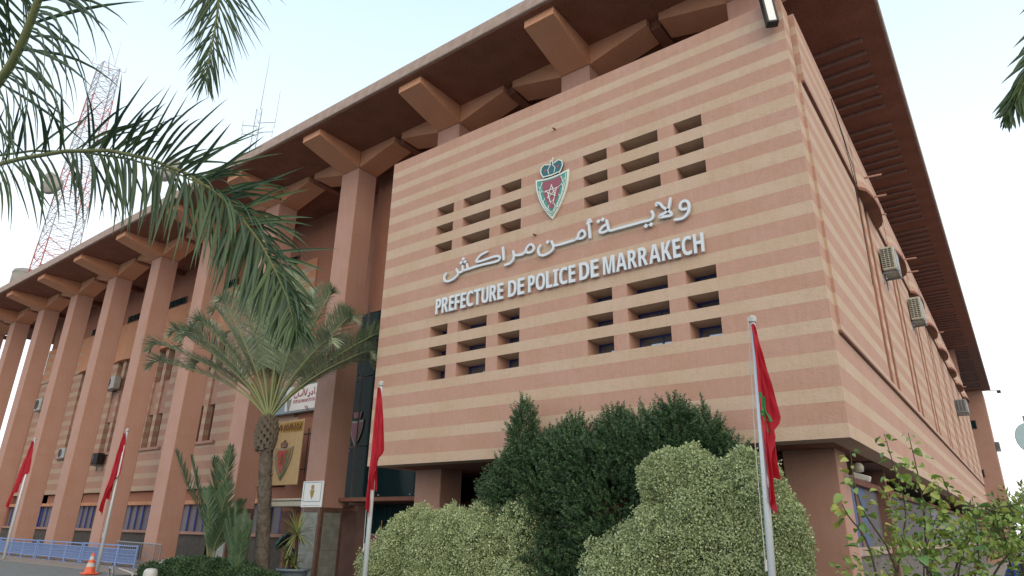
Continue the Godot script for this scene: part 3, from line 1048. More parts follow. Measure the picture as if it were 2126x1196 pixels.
func build_shield(E: Node3D, w: float, h: float, ch: float, wooden: bool):
	var I := Basis.IDENTITY
	var m := Mb.new()
	m.prism(_shield_poly(w, h), Transform3D(I, Vector3.ZERO), .05)
	obj("rim", m, M.e_grey if wooden else M.e_white, E)
	m = Mb.new(); m.prism(_shield_poly(w * .90, h * .91), Transform3D(I, Vector3(0, .0, .05)), .008)
	obj("field", m, M.gold if wooden else M.e_green, E)
	m = Mb.new(); m.prism(_shield_poly(w * .56, h * .72), Transform3D(I, Vector3(0, .06, .058)), .008)
	obj("centre", m, M.e_red2 if wooden else M.e_red, E)
	m = Mb.new()
	# star
	var c := Vector2(0, .12)
	var r := w * .19
	var pts := []
	for i in 6:
		var a := PI / 2 + i * TAU * 2 / 5
		pts.append(c + Vector2(cos(a), sin(a)) * r)
	for i in 5: m.stroke([pts[i], pts[i + 1]], .022, .066, .076 + .0008 * i)
	obj("star", m, M.e_olive if wooden else M.e_white, E)
	m = Mb.new()
	# branches and small marks
	for s in [-1.0, 1.0]:
		var br := [Vector2(s * w * .02, -h * .36), Vector2(s * w * .16, -h * .22), Vector2(s * w * .29, -h * .02), Vector2(s * w * .36, h * .2), Vector2(s * w * .30, h * .36)]
		m.stroke(br, .016, .066, .074)
		for i in 4:
			for k in 2:
				var p: Vector2 = br[i].lerp(br[i + 1], .3 + .4 * k)
				var o := Vector2(s * (.5 if k == 0 else -.35), .8).normalized()
				m.stroke([p, p + o * w * .1], .022, .066, .073 - .0006 * i)
	m.stroke([Vector2(-w * .3, h * .17), Vector2(-w * .12, h * .12), Vector2(-w * .02, -h * .16)], .016, .066, .0735)
	m.stroke([Vector2(w * .3, h * .2), Vector2(w * .14, h * .13), Vector2(w * .04, -h * .18)], .016, .066, .0728)
	m.stroke([Vector2(-w * .08, -h * .02), Vector2(-w * .04, -h * .12), Vector2(w * .04, -h * .12), Vector2(w * .09, -h * .04)], .016, .066, .0745)
	for q in [[-.22, -.22], [-.16, -.29], [0.0, -.36], [.07, -.33], [.18, -.27]]:
		m.prism(PackedVector2Array([Vector2(q[0] * w - .02, q[1] * h), Vector2(q[0] * w, q[1] * h - .018), Vector2(q[0] * w + .022, q[1] * h), Vector2(q[0] * w, q[1] * h + .018)]), Transform3D(I, Vector3(0, 0, .058)), .012)
	obj("branches", m, M.e_grey if wooden else M.e_white, E)
	# inner line of the rim
	m = Mb.new()
	var ip := _shield_poly(w * .84, h * .85)
	var lp := []
	for i in range(6, 21): lp.append(ip[i % ip.size()])
	m.stroke(lp, .014, .058, .066)
	obj("inner_line", m, M.e_white if not wooden else M.e_olive, E)
	if wooden:
		m = Mb.new()
		m.stroke([Vector2(w * .2, h * .3), Vector2(w * .3, h * .05), Vector2(w * .18, -h * .2), Vector2(0, -h * .42)], .13, .06, .068)
		obj("band", m, M.e_olive, E)
	# crown
	m = Mb.new()
	var k := ch * .9
	var yb := h * .5 - .02
	var cp := PackedVector2Array()
	for q in [[-.26, 0.0], [-.30, .05], [-.36, .16], [-.34, .27], [-.24, .33], [-.12, .30], [-.05, .27], [-.03, .36], [.03, .36], [.05, .27], [.12, .30], [.24, .33], [.34, .27], [.36, .16], [.30, .05], [.26, 0.0]]:
		cp.append(Vector2(q[0] * k * .82, yb + q[1] * k))
	m.prism(cp, Transform3D(I, Vector3(0, 0, .012)), .05)
	var crown := obj("crown", m, M.e_grey if wooden else M.e_teal, E)
	m = Mb.new()
	var lo := []
	for p in cp: lo.append(p)
	m.stroke(lo, .024, .062, .072)
	m.stroke([Vector2(-.22 * k, yb + .02), Vector2(0, yb + .0), Vector2(.22 * k, yb + .02)], .03, .062, .0745)
	m.stroke([Vector2(-.07 * k, yb + .05), Vector2(-.1 * k, yb + .16 * k), Vector2(-.02 * k, yb + .27 * k)], .018, .062, .0735)
	m.stroke([Vector2(.07 * k, yb + .05), Vector2(.1 * k, yb + .16 * k), Vector2(.02 * k, yb + .27 * k)], .018, .062, .0738)
	m.stroke([Vector2(0, yb + .36 * k), Vector2(.05 * k, yb + .44 * k)], .03, .02, .07)
	obj("crown_outline", m, M.e_white if not wooden else M.brown, crown)
	m = Mb.new()
	for s in [-1.0, 1.0]:
		var q := Vector2(s * .17 * k, yb + .17 * k)
		m.prism(PackedVector2Array([q + Vector2(-.03, 0), q + Vector2(0, -.045), q + Vector2(.03, 0), q + Vector2(0, .045)]), Transform3D(I, Vector3(0, 0, .06)), .009)
	obj("crown_lining", m, M.e_red2, crown)

# ---------------------------------------------------------------- flags
func build_flag(at: Vector3, label: String, h: float, wide: float, len_: float, star: bool, sd: int, lean := 0.0, tilt := 0.0):
	var F := thing("flag_pole", label, "flag", at, "red flags hanging along the front of the building")
	F.basis = Basis(Vector3(.60, 0, .80), -tilt)
	var m := Mb.new()
	m.smooth(true)
	m.tube([Vector3(0, 0, 0), Vector3(0, h * .5, 0), Vector3(0, h - .1, 0)], [.052, .046, .034], 14)
	obj("pole", m, M.pole, F)
	m = Mb.new()
	m.box(Vector3(0, .012, 0), Vector3(.22, .024, .22), .006)
	obj("base_plate", m, M.galv, F)
	m = Mb.new()
	m.lathe(Vector3(0, h - .1, 0), [Vector2(.05, 0), Vector2(.055, .03), Vector2(.06, .07), Vector2(.03, .1), Vector2(0, .105)], 12)
	m.box(Vector3(-.03, h - .06, .03), Vector3(.07, .07, .03), .01)
	obj("finial", m, M.white, F)
	# limp cloth: tied at the top of the hoist, hanging in folds
	var r := RandomNumberGenerator.new(); r.seed = sd
	var rv := Vector3(.80, 0, -.60)
	var bv := Vector3(.60, 0, .80)
	var p0 := r.randf() * TAU
	var top := h - .16
	var grid := func(u: float, v: float, layer: int) -> Vector3:
		# u across the drape, v down
		var wtop := .05 + wide * pow(v, .8)
		var ww: float = wtop * (1.0 if v < .62 else lerpf(1.0, .42, smoothstep(.62, .72, v)))
		if layer == 1: ww *= .66
		var off := -.05 + .05 * v
		var x: float = off + u * ww + lean * v
		if layer == 1: x = -.06 + lean * v * 1.1 + u * ww
		var z: float = .055 + (.05 if layer == 1 else .0) + .045 * sin(u * 7.0 + p0 + v * 1.5) * (.3 + v) + .02 * sin(v * 9.0 + u * 3.0 + p0) + .012 * sin(u * 23.0 + v * 6.0 + p0 * 2.0) * v + .008 * sin(v * 31.0 - u * 11.0 + p0)
		var drop: float = v * len_ * (1.0 if layer == 1 else .86) + (u * .22 * v if layer == 1 else u * .12 * v * sin(p0 + 1.0))
		return Vector3(0, top - drop, 0) + rv * x + bv * z
	m = Mb.new(); m.smooth(true)
	for layer in 2:
		var nu := 14
		var nv := 26
		for i in nu:
			for j in nv:
				var a: Vector3 = grid.call(i / float(nu), j / float(nv), layer)
				var b: Vector3 = grid.call((i + 1) / float(nu), j / float(nv), layer)
				var c: Vector3 = grid.call((i + 1) / float(nu), (j + 1) / float(nv), layer)
				var d: Vector3 = grid.call(i / float(nu), (j + 1) / float(nv), layer)
				m.quad(a, b, c, d)
	var cl := obj("cloth", m, M.flag, F)
	m = Mb.new()
	m.tube([Vector3(-.05, h - .08, .05), Vector3(-.075, h * .55, .065), Vector3(-.06, 1.15, .05)], [.006, .006, .006], 5)
	m.box(Vector3(-.055, 1.12, .03), Vector3(.03, .14, .05), .006)
	obj("rope", m, M.white, F)
	if star:
		m = Mb.new()
		var pts := []
		for i in 6:
			var a := PI / 2 + i * TAU * 2 / 5
			pts.append(Vector2(.48 + cos(a) * .46, .50 + sin(a) * .115))
		for i in 5:
			var prev: Vector3
			for k in 7:
				var q: Vector2 = pts[i].lerp(pts[i + 1], k / 6.0)
				var p: Vector3 = grid.call(clampf(q.x, 0.02, .98), q.y, 1) + bv * (.008 + .0012 * i)
				if k > 0:
					var dd := (p - prev).normalized()
					var o := dd.cross(bv).normalized() * .017
					m.quad(prev - o, p - o, p + o, prev + o)
				prev = p
		obj("star", m, M.flag_green, cl)

func build_flags():
	build_flag(Vector3(-32.4, 0, .35), "red flag on the leftmost pole, beyond the blue lattice barriers", 4.95, .46, 2.6, false, 3, -.35)
	build_flag(Vector3(-21.9, 0, 1.07), "red flag on the pole just behind the orange traffic cone", 4.5, .35, 2.45, false, 6, -.2)
	build_flag(Vector3(-8.82, 0, 1.62), "red flag on the pole at the left end of the pale hedge", 4.5, .27, 2.45, false, 9, -.02)
	build_flag(Vector3(-.865, 0, 1.91), "red flag with green star on the pole before the tall pale bush", 4.5, .26, 2.4, true, 14, .05, .038)

# ---------------------------------------------------------------- air conditioners
func build_ac(called: String, label: String, at: Vector3, size: Vector3, face: String, m0: Material):
	var A := thing(called, label, "air conditioner", at, "air conditioners on the building's walls")
	var m := Mb.new()
	m.box(Vector3.ZERO, size, .02)
	obj("casing", m, m0, A)
	m = Mb.new()
	if face == "end":
		# louvred end facing +z
		var nx := 3
		var ny := 10
		for i in ny:
			for j in nx:
				m.box(Vector3((j - 1) * size.x * .27 - size.x * .05, (i - (ny - 1) / 2.0) * size.y * .085, size.z / 2 + .002), Vector3(size.x * .2, size.y * .05, .008))
		obj("louvre", m, M.black, A)
		m = Mb.new()
		m.box(Vector3(size.x / 2 + .006, 0, 0), Vector3(.014, size.y * .8, size.z * .75), .004)
		obj("grille", m, M.galv, A)
	else:
		var c := Vector3(-size.x * .16, 0, size.z / 2)
		m.prism(_circle(size.y * .4), Transform3D(Basis.IDENTITY, c - Vector3(0, 0, .01)), .014)
		obj("fan_opening", m, M.black, A)
		m = Mb.new()
		for k in 5:
			var ring := []
			for i in 21: ring.append(Vector2(c.x + cos(i * TAU / 20) * size.y * .08 * (k + 1), sin(i * TAU / 20) * size.y * .08 * (k + 1)))
			m.stroke(ring, .012, size.z / 2 + .008, size.z / 2 + .018)
		obj("fan_guard", m, M.galv, A)
	m = Mb.new()
	var y := -size.y / 2 - .05
	if face == "end":
		for z in [-.35, .35]:
			m.box(Vector3(-.03, y, z * size.z), Vector3(size.x + .1, .04, .05))
			m.box(Vector3(-size.x / 2 - .03, y - .14, z * size.z), Vector3(.04, .3, .05))
			obj("bracket", m, M.galv, A)
			m = Mb.new()
		m.box(Vector3(size.x / 2 - .02, y + .03, 0), Vector3(.04, .04, size.z))
	else:
		for x in [-.35, .35]:
			m.box(Vector3(x * size.x, y, -.03), Vector3(.05, .04, size.z + .1))
			m.box(Vector3(x * size.x, y - .12, -size.z / 2 - .03), Vector3(.05, .28, .04))
			obj("bracket", m, M.galv, A)
			m = Mb.new()
	if m.tris > 0: obj("bracket", m, M.galv, A)

func _circle(r: float) -> PackedVector2Array:
	var p := PackedVector2Array()
	for i in 20: p.append(Vector2(cos(i * TAU / 20), sin(i * TAU / 20)) * r)
	return p

func build_air_conditioners():
	build_ac("air_conditioner", "cream louvred air conditioner, nearest of those on the right side wall", Vector3(.26, 8.55, -8.25), Vector3(.34, .66, .85), "end", M.ac)
	build_ac("air_conditioner", "second cream louvred air conditioner along the right side wall", Vector3(.26, 8.72, -14.0), Vector3(.36, .78, .9), "end", M.ac)
	build_ac("air_conditioner", "small grey air conditioner far along the right side wall below a hood", Vector3(.30, 7.75, -29.2), Vector3(.5, .66, .9), "end", M.galv)
	build_ac("air_conditioner", "grey air conditioner on the outer edge of the far tower", Vector3(.98, 9.0, -60.6), Vector3(.34, .7, .9), "end", M.galv)
	build_ac("air_conditioner", "white fan unit high between columns, below the curved hood, left of the palm", Vector3(-35.9, 8.5, -3.62), Vector3(1.0, .66, .34), "front", M.white)
	build_ac("air_conditioner", "pale fan unit in the upper windows of the second bay from the left", Vector3(-45.6, 8.25, -3.62), Vector3(.9, .75, .34), "front", M.white)
	build_ac("air_conditioner", "small white unit on the first floor sill right of the leftmost flag", Vector3(-40.1, 5.05, -3.62), Vector3(.9, .55, .34), "front", M.white)
	build_ac("air_conditioner", "dark unit under the first floor sill left of the second flag", Vector3(-35.75, 4.55, -3.62), Vector3(.85, .55, .34), "front", M.black)

# ---------------------------------------------------------------- things on and over the roof
func lattice(T: Node3D, w0: float, w1: float, h: float, nseg: int, rleg: float, rb: float):
	for s in nseg:
		var m := Mb.new()
		var ya := h * s / nseg
		var yb := h * (s + 1) / nseg
		var wa := lerpf(w0, w1, s / float(nseg)) / 2
		var wb := lerpf(w0, w1, (s + 1) / float(nseg)) / 2
		var c := [Vector2(-1, -1), Vector2(1, -1), Vector2(1, 1), Vector2(-1, 1)]
		for k in 4:
			var p: Vector2 = c[k]
			var q: Vector2 = c[(k + 1) % 4]
			var a0 := Vector3(p.x * wa, ya, p.y * wa)
			var a1 := Vector3(q.x * wa, ya, q.y * wa)
			var b0 := Vector3(p.x * wb, yb, p.y * wb)
			var b1 := Vector3(q.x * wb, yb, q.y * wb)
			m.tube([a0, b0], [rleg, rleg], 4, false)
			m.tube([b0, b1], [rb, rb], 3, false)
			m.tube([a0, b1], [rb, rb], 3, false)
			m.tube([a1, b0], [rb, rb], 3, false)
			m.tube([a0.lerp(b0, .5), a1.lerp(b1, .5)], [rb, rb], 3, false)
		obj("lattice_section", m, M.mast_red if (s / 3) % 2 == 0 else M.mast_white, T)

func build_roof_things():
	var T := thing("lattice_mast", "tall red and white lattice radio mast with dishes standing on the roof at far left", "mast", Vector3(-41.0, 14.3, -0.95))
	lattice(T, 1.75, 1.0, 15.4, 18, .034, .017)
	var m := Mb.new()
	var tp := Vector3(0, 15.4, 0)
	for a in 4:
		var d := Vector3(cos(a * PI / 2 + .4), 0, sin(a * PI / 2 + .4))
		m.tube([tp, tp + d * .95], [.02, .015], 4)
		m.tube([tp + d * .95, tp + d * .95 + Vector3(0, .5, 0)], [.014, .008], 4)
	m.tube([tp + Vector3(.3, 0, -.2), tp + Vector3(.3, 2.2, -.2)], [.014, .005], 4)
	m.tube([Vector3(-.3, 8.2, .3), Vector3(-1.9, 8.3, 1.5)], [.012, .008], 4)
	obj("antenna_arm", m, M.mast_red, T)
	for q in [[Vector3(-.15, 6.0, .95), .62], [Vector3(-.75, 6.75, 1.0), .3]]:
		m = Mb.new(); m.smooth(true)
		m.lathe(Vector3.ZERO, [Vector2(0, 0), Vector2(q[1] * .6, .06), Vector2(q[1], .18), Vector2(q[1], .38), Vector2(q[1] * .98, .4), Vector2(0, .42)], 24)
		var dm := m.mesh()
		put("dish", dm, M.tank, T, Transform3D(Basis(Vector3.RIGHT, deg_to_rad(78)).rotated(Vector3.UP, deg_to_rad(35)), q[0]))
	var A := thing("antenna_mast", "thin lattice antenna mast on the roof edge above the palm frond", "antenna", Vector3(-25.0, 14.9, -3.2))
	m = Mb.new()
	for k in 3:
		var a := k * TAU / 3
		var d := Vector3(cos(a), 0, sin(a)) * .16
		m.tube([d, d + Vector3(0, 6.2, 0)], [.02, .02], 4)
		for j in 14:
			var d2 := Vector3(cos(a + TAU / 3), 0, sin(a + TAU / 3)) * .16
			m.tube([d + Vector3(0, j * .44, 0), d2 + Vector3(0, j * .44 + .44, 0)], [.008, .008], 3, false)
	m.tube([Vector3(0, 6.2, 0), Vector3(0, 9.6, 0)], [.02, .008], 4)
	obj("mast", m, M.galv, A)
	m = Mb.new()
	for q in [[-.75, 5.2], [.85, 5.4], [-.7, 4.7], [.8, 4.85]]:
		m.tube([Vector3(0, q[1], 0), Vector3(q[0] * .8, q[1] + .05, -q[0] * .6)], [.018, .018], 4)
		m.tube([Vector3(q[0] * .8, q[1] - .25, -q[0] * .6), Vector3(q[0] * .8, q[1] + (1.9 if q[1] > 5.3 else .35), -q[0] * .6)], [.014, .01], 4)
	obj("antenna_arm", m, M.galv, A)
	var D := thing("roof_dish", "white dish on a red stand at the roof edge behind the frond", "antenna dish", Vector3(-31.6, 14.3, -2.6))
	m = Mb.new(); m.tube([Vector3.ZERO, Vector3(0, 4.9, 0)], [.07, .07], 6)
	m.tube([Vector3(-.5, 0, 0), Vector3(0, 3.4, 0)], [.03, .03], 4); m.tube([Vector3(.5, 0, 0), Vector3(0, 3.4, 0)], [.03, .03], 4)
	obj("stand", m, M.mast_red, D)
	m = Mb.new(); m.smooth(true); m.lathe(Vector3.ZERO, [Vector2(0, 0), Vector2(.45, .06), Vector2(.72, .2), Vector2(.72, .5), Vector2(.7, .52), Vector2(0, .55)], 24)
	put("dish", m.mesh(), M.tank, D, Transform3D(Basis(Vector3.RIGHT, deg_to_rad(75)).rotated(Vector3.UP, deg_to_rad(15)), Vector3(0, 5.0, 0)))
	var K := thing("water_tank", "round grey water tank on the roof edge at the mast's foot", "tank", Vector3(-45.8, 14.3, -1.0))
	m = Mb.new(); m.smooth(true); m.lathe(Vector3.ZERO, [Vector2(.68, 0), Vector2(.68, 1.85), Vector2(.65, 1.98), Vector2(.42, 2.1), Vector2(0, 2.16)], 28)
	obj("body", m, M.tank, K)
	m = Mb.new(); m.lathe(Vector3(0, 1.8, 0), [Vector2(.70, -.04), Vector2(.70, .04)], 28)
	obj("band", m, M.galv, K)
	var C := thing("roof_corner_camera", "small dark surveillance camera on a bracket at the roof's far corner", "camera", Vector3(1.44, 13.85, -60.5))
	m = Mb.new(); m.tube([Vector3(-.1, 0, 0), Vector3(.45, -.03, 0)], [.03, .03], 6)
	obj("arm", m, M.white, C)
	m = Mb.new(); m.box(Vector3(.55, -.16, 0), Vector3(.3, .24, .3), .04)
	obj("housing", m, M.black, C)
	var P := thing("pier_floodlight", "white floodlight and camera cluster under the block's right corner", "floodlight", Vector3(-.42, 2.46, -1.95))
	m = Mb.new(); m.box(Vector3(-.16, .02, 0), Vector3(.1, .12, .1), .01); m.tube([Vector3(-.12, .02, 0), Vector3(.06, .03, 0)], [.02, .02], 6)
	obj("bracket", m, M.white, P)
	m = Mb.new(); m.box(Vector3(.16, .0, .02), Vector3(.28, .1, .14), .015, Basis(Vector3.FORWARD, deg_to_rad(18)))
	obj("housing", m, M.white, P)
	m = Mb.new(); m.smooth(true); m.lathe(Vector3(.12, .14, -.06), [Vector2(0, .12), Vector2(.06, .1), Vector2(.09, .04), Vector2(.08, -.04), Vector2(0, -.06)], 14)
	obj("dome", m, M.e_grey, P)

# ---------------------------------------------------------------- street things
func build_street():
	# traffic cone
	var C := thing("traffic_cone", "orange traffic cone with two white bands beside a flag pole", "traffic cone", Vector3(-21.5, 0, 1.45))
	var m := Mb.new(); m.box(Vector3(0, .025, 0), Vector3(.40, .05, .40), .012)
	obj("base", m, M.orange, C)
	var prof := func(a: float, b: float, grow: float) -> Array: return [Vector2(.155 * (1 - a) + .03 * a + grow, .05 + .56 * a), Vector2(.155 * (1 - b) + .03 * b + grow, .05 + .56 * b)]
	m = Mb.new(); m.smooth(true)
	m.lathe(Vector3.ZERO, prof.call(0.0, 1.0, 0.0), 20); m.lathe(Vector3.ZERO, [Vector2(.03, .61), Vector2(0, .615)], 20)
	obj("body", m, M.orange, C)
	for q in [[.30, .50], [.66, .84]]:
		m = Mb.new(); m.smooth(true); m.lathe(Vector3.ZERO, prof.call(q[0], q[1], .004), 20)
		obj("white_band", m, M.white, C)
	# blue lattice barriers
	var names := ["nearest blue lattice barrier, behind the orange traffic cone", "second blue lattice barrier from the cone, in the row before the columns", "third blue lattice barrier from the cone, in the row before the columns", "fourth blue lattice barrier counting away from the traffic cone", "fifth blue lattice barrier counting away from the traffic cone", "sixth blue lattice barrier counting away from the traffic cone", "blue lattice barrier just right of the leftmost flag pole", "blue lattice barrier behind the leftmost flag pole", "blue lattice barrier just left of the leftmost flag pole", "second blue lattice barrier left of the leftmost flag pole", "third blue lattice barrier left of the leftmost flag pole", "last blue lattice barrier at the photograph's left edge"]
	var proto: Node3D
	for i in 12:
		var at := Vector3(-24.35 - i * 1.52, 0, -.86 - .02 * (i % 3))
		if i == 0:
			proto = thing("lattice_barrier", names[0], "barrier", at, "blue lattice barriers before the columns")
			m = Mb.new()
			for x in [-.72, .72]: m.box(Vector3(x, .38, 0), Vector3(.06, .76, .06), .008)
			m.box(Vector3(0, .72, 0), Vector3(1.38, .045, .05), .006)
			m.box(Vector3(0, .60, 0), Vector3(1.38, .035, .04), .006)
			m.box(Vector3(0, .14, 0), Vector3(1.38, .04, .05), .006)
			for x in [-.72, .72]: m.box(Vector3(x, .012, 0), Vector3(.12, .024, .4), .006)
			obj("frame", m, M.rail, proto)
			m = Mb.new()
			var n := 7
			for k in n:
				var x0 := -.69 + k * 1.38 / n
				var x1 := x0 + 1.38 / n
				m.stroke([Vector2(x0, .16), Vector2(x1, .58)], .028, -.012, .012)
				m.stroke([Vector2(x0, .58), Vector2(x1, .16)], .028, -.010, .014)
				m.stroke([Vector2((x0 + x1) / 2, .16), Vector2(x1, .37), Vector2((x0 + x1) / 2, .58), Vector2(x0, .37), Vector2((x0 + x1) / 2, .16)], .022, -.011, .010)
			obj("lattice", m, M.rail, proto)
		else:
			dup(proto, "lattice_barrier", at, names[i])
	# grey crowd barrier
	var G := thing("crowd_barrier", "grey steel crowd barrier with upright bars behind the nearest blue barrier", "barrier", Vector3(-24.4, 0, -1.2))
	m = Mb.new()
	m.tube([Vector3(-1.7, 0, 0), Vector3(-1.7, .84, 0), Vector3(1.75, .80, 0), Vector3(1.75, 0, 0)], [.025, .025, .025, .025], 6)
	m.tube([Vector3(-1.7, .16, 0), Vector3(1.75, .14, 0)], [.02, .02], 6)
	obj("frame", m, M.galv, G)
	for i in 20:
		m = Mb.new(); m.tube([Vector3(-1.53 + i * .165, .16, 0), Vector3(-1.53 + i * .165, .82, 0)], [.011, .011], 5)
		obj("bar", m, M.galv, G)
	# white bollard, bike rack
	var B := thing("white_bollard", "squat white rounded bollard at the bottom edge beside the low hedge", "bollard", Vector3(-14.5, 0, 3.04))
	m = Mb.new(); m.smooth(true); m.lathe(Vector3.ZERO, [Vector2(.15, 0), Vector2(.15, .42), Vector2(.14, .48), Vector2(.10, .52), Vector2(0, .535)], 24)
	obj("body", m, M.white, B)
	m = Mb.new(); m.lathe(Vector3.ZERO, [Vector2(.19, 0), Vector2(.19, .05), Vector2(.15, .06)], 24)
	obj("foot", m, M.lowwall, B)
	var R := thing("bike_rack", "low grey tubular bicycle rack at the bottom left beyond the bollard", "bicycle rack", Vector3(-18.7, 0, 2.1))
	m = Mb.new()
	for i in 3:
		var o := Vector3(i * .26, 0, i * .12)
		m.tube([o + Vector3(0, 0, 0), o + Vector3(.0, .28, 0), o + Vector3(.08, .36, .02), o + Vector3(.4, .36, .1), o + Vector3(.5, .26, .12), o + Vector3(.5, 0, .12)], [.022], 7)
	obj("hoop", m, M.galv, R)
	m = Mb.new(); m.tube([Vector3(.3, .32, -.1), Vector3(2.1, .3, .35)], [.02, .02], 6)
	m.tube([Vector3(2.1, 0, .35), Vector3(2.1, .3, .35)], [.02, .02], 6)
	obj("rail", m, M.white, R)
	# ornamental cannon by the entrance
	var K := thing("ornamental_cannon", "dark cannon barrel with scalloped teal muzzle on a post at the entrance", "cannon", Vector3(-16.9, 0, -2.2))
	m = Mb.new(); m.box(Vector3(0, .42, 0), Vector3(.16, .84, .16), .012)
	obj("post", m, M.brown, K)
	m = Mb.new(); m.smooth(true)
	var dir := Vector3(.72, -.52, -.1).normalized()
	m.tube([Vector3(-.05, 1.02, .05), Vector3(-.05, 1.02, .05) + dir * .55, Vector3(-.05, 1.02, .05) + dir * 1.15], [.09, .11, .14], 14)
	obj("barrel", m, M.black, K)
	m = Mb.new()
	var sc_ := PackedVector2Array()
	for i in 48: sc_.append(Vector2(cos(i * TAU / 48), sin(i * TAU / 48)) * (.27 + .045 * absf(sin(i * TAU / 48 * 4.0))))
	var bz := -dir
	var bx := bz.cross(Vector3.UP).normalized()
	m.prism(sc_, Transform3D(Basis(bx, bz.cross(bx), bz).rotated(Vector3.UP, .35), Vector3(-.06, 1.03, .06)), .06)
	obj("scalloped_flange", m, M.teal, K)
	# potted yucca
	var Y := thing("potted_yucca", "spiky striped yucca in a grey-blue pot before the entrance column", "potted plant", Vector3(-14.2, 0, -.62))
	m = Mb.new(); m.smooth(true); m.lathe(Vector3.ZERO, [Vector2(.30, 0), Vector2(.37, .30), Vector2(.40, .36), Vector2(.45, .37), Vector2(.45, .42), Vector2(.40, .43), Vector2(.37, .38), Vector2(0, .37)], 28)
	obj("pot", m, M.pot, Y)
	m = Mb.new(); m.tube([Vector3(0, .36, 0), Vector3(.03, .8, 0), Vector3(.0, 1.25, .02)], [.05, .045, .04], 8)
	m.tube([Vector3(-.08, .36, .06), Vector3(-.14, .7, .1)], [.035, .03], 8)
	obj("stem", m, M.bark, Y)
	for head in [[Vector3(.0, 1.28, .02), .78, 46], [Vector3(-.14, .7, .1), .55, 30], [Vector3(.06, .5, .05), .5, 24]]:
		for i in head[2]:
			var el := rng.randf_range(-.6, 1.45)
			var az := rng.randf() * TAU
			var d := Vector3(cos(az) * cos(el), sin(el), sin(az) * cos(el))
			var lm := Mb.new()
			lm.col = Color(.15, .21, .065).lerp(Color(.38, .41, .14), rng.randf() * .6)
			blade(lm, head[0], d, head[1] * rng.randf_range(.75, 1.1), .05, .55, 5, d.cross(Vector3.UP).normalized())
			obj("leaf", lm, M.leaf, Y)
	# blue cover and round sign at the right edge
	var V := thing("blue_cover", "bright blue rounded cloth cover at the bottom right corner", "cover", Vector3(1.88, 0, -.62))
	m = Mb.new(); m.smooth(true)
	var pr := []
	for i in 13:
		var a := i / 12.0 * PI / 2
		pr.append(Vector2(.36 * cos(a) + .02 * (1 - i / 12.0), .92 + .36 * sin(a)))
	pr.push_front(Vector2(.46, 0)); pr.insert(1, Vector2(.42, .5))
	m.lathe(Vector3.ZERO, pr, 30)
	obj("cloth", m, M.cloth_blue, V)
	m = Mb.new()
	for i in 14:
		var a := i * TAU / 14
		m.tube([Vector3(cos(a) * .46, .02, sin(a) * .46), Vector3(cos(a) * .415, .5, sin(a) * .415), Vector3(cos(a) * .37, .95, sin(a) * .37), Vector3(cos(a) * .2, 1.22, sin(a) * .2)], [.025, .02, .014, .004], 6)
	obj("fold", m, M.cloth_blue, V)
	var Z := thing("round_sign", "back of a round grey traffic sign cut off by the right edge", "sign", Vector3(2.11, 0, -.33))
	m = Mb.new(); m.tube([Vector3(.06, 0, -.04), Vector3(.06, 3.1, -.04)], [.03, .03], 8)
	obj("post", m, M.galv, Z)
	m = Mb.new(); m.prism(_circle(.21), Transform3D(Basis(Vector3.UP, .64), Vector3(.06, 2.79, 0)), .012)
	obj("disc", m, M.sign_blue, Z)

# ---------------------------------------------------------------- plants
func blade(mb: Mb, at: Vector3, dir: Vector3, length: float, width: float, droop: float, seg: int, wv: Vector3):
	# a tapering, folded, drooping strap leaf
	var p := at
	var d := dir.normalized()
	var prevL := p
	var prevR := p
	var prevC := p
	for k in seg + 1:
		var t := k / float(seg)
		var w := width * .5 * (minf(1.0, .45 + t * 2.2) * (1.0 - pow(t, 2.2)))
		var side := wv - d * wv.dot(d)
		side = side.normalized() if side.length() > .01 else d.cross(Vector3.UP).normalized()
		var nrm := side.cross(d).normalized()
		var c := p - nrm * w * .35
		var l := p + side * w
		var r := p - side * w
		if k > 0:
			if k == seg:
				mb.tri(prevL, c, prevC)
				mb.tri(prevC, c, prevR)
			else:
				mb.quad(prevL, l, c, prevC)
				mb.quad(prevC, c, r, prevR)
		prevL = l; prevR = r; prevC = c
		d = (d + Vector3.DOWN * droop * 1.2 / seg).normalized()
		p += d * length / seg

func curve_at(pts: Array, t: float) -> Vector3:
	var n := pts.size() - 1
	var f := clampf(t, 0, .9999) * n
	var i := int(f)
	return (pts[i] as Vector3).cubic_interpolate(pts[i + 1], pts[maxi(i - 1, 0)], pts[mini(i + 2, n)], f - i)

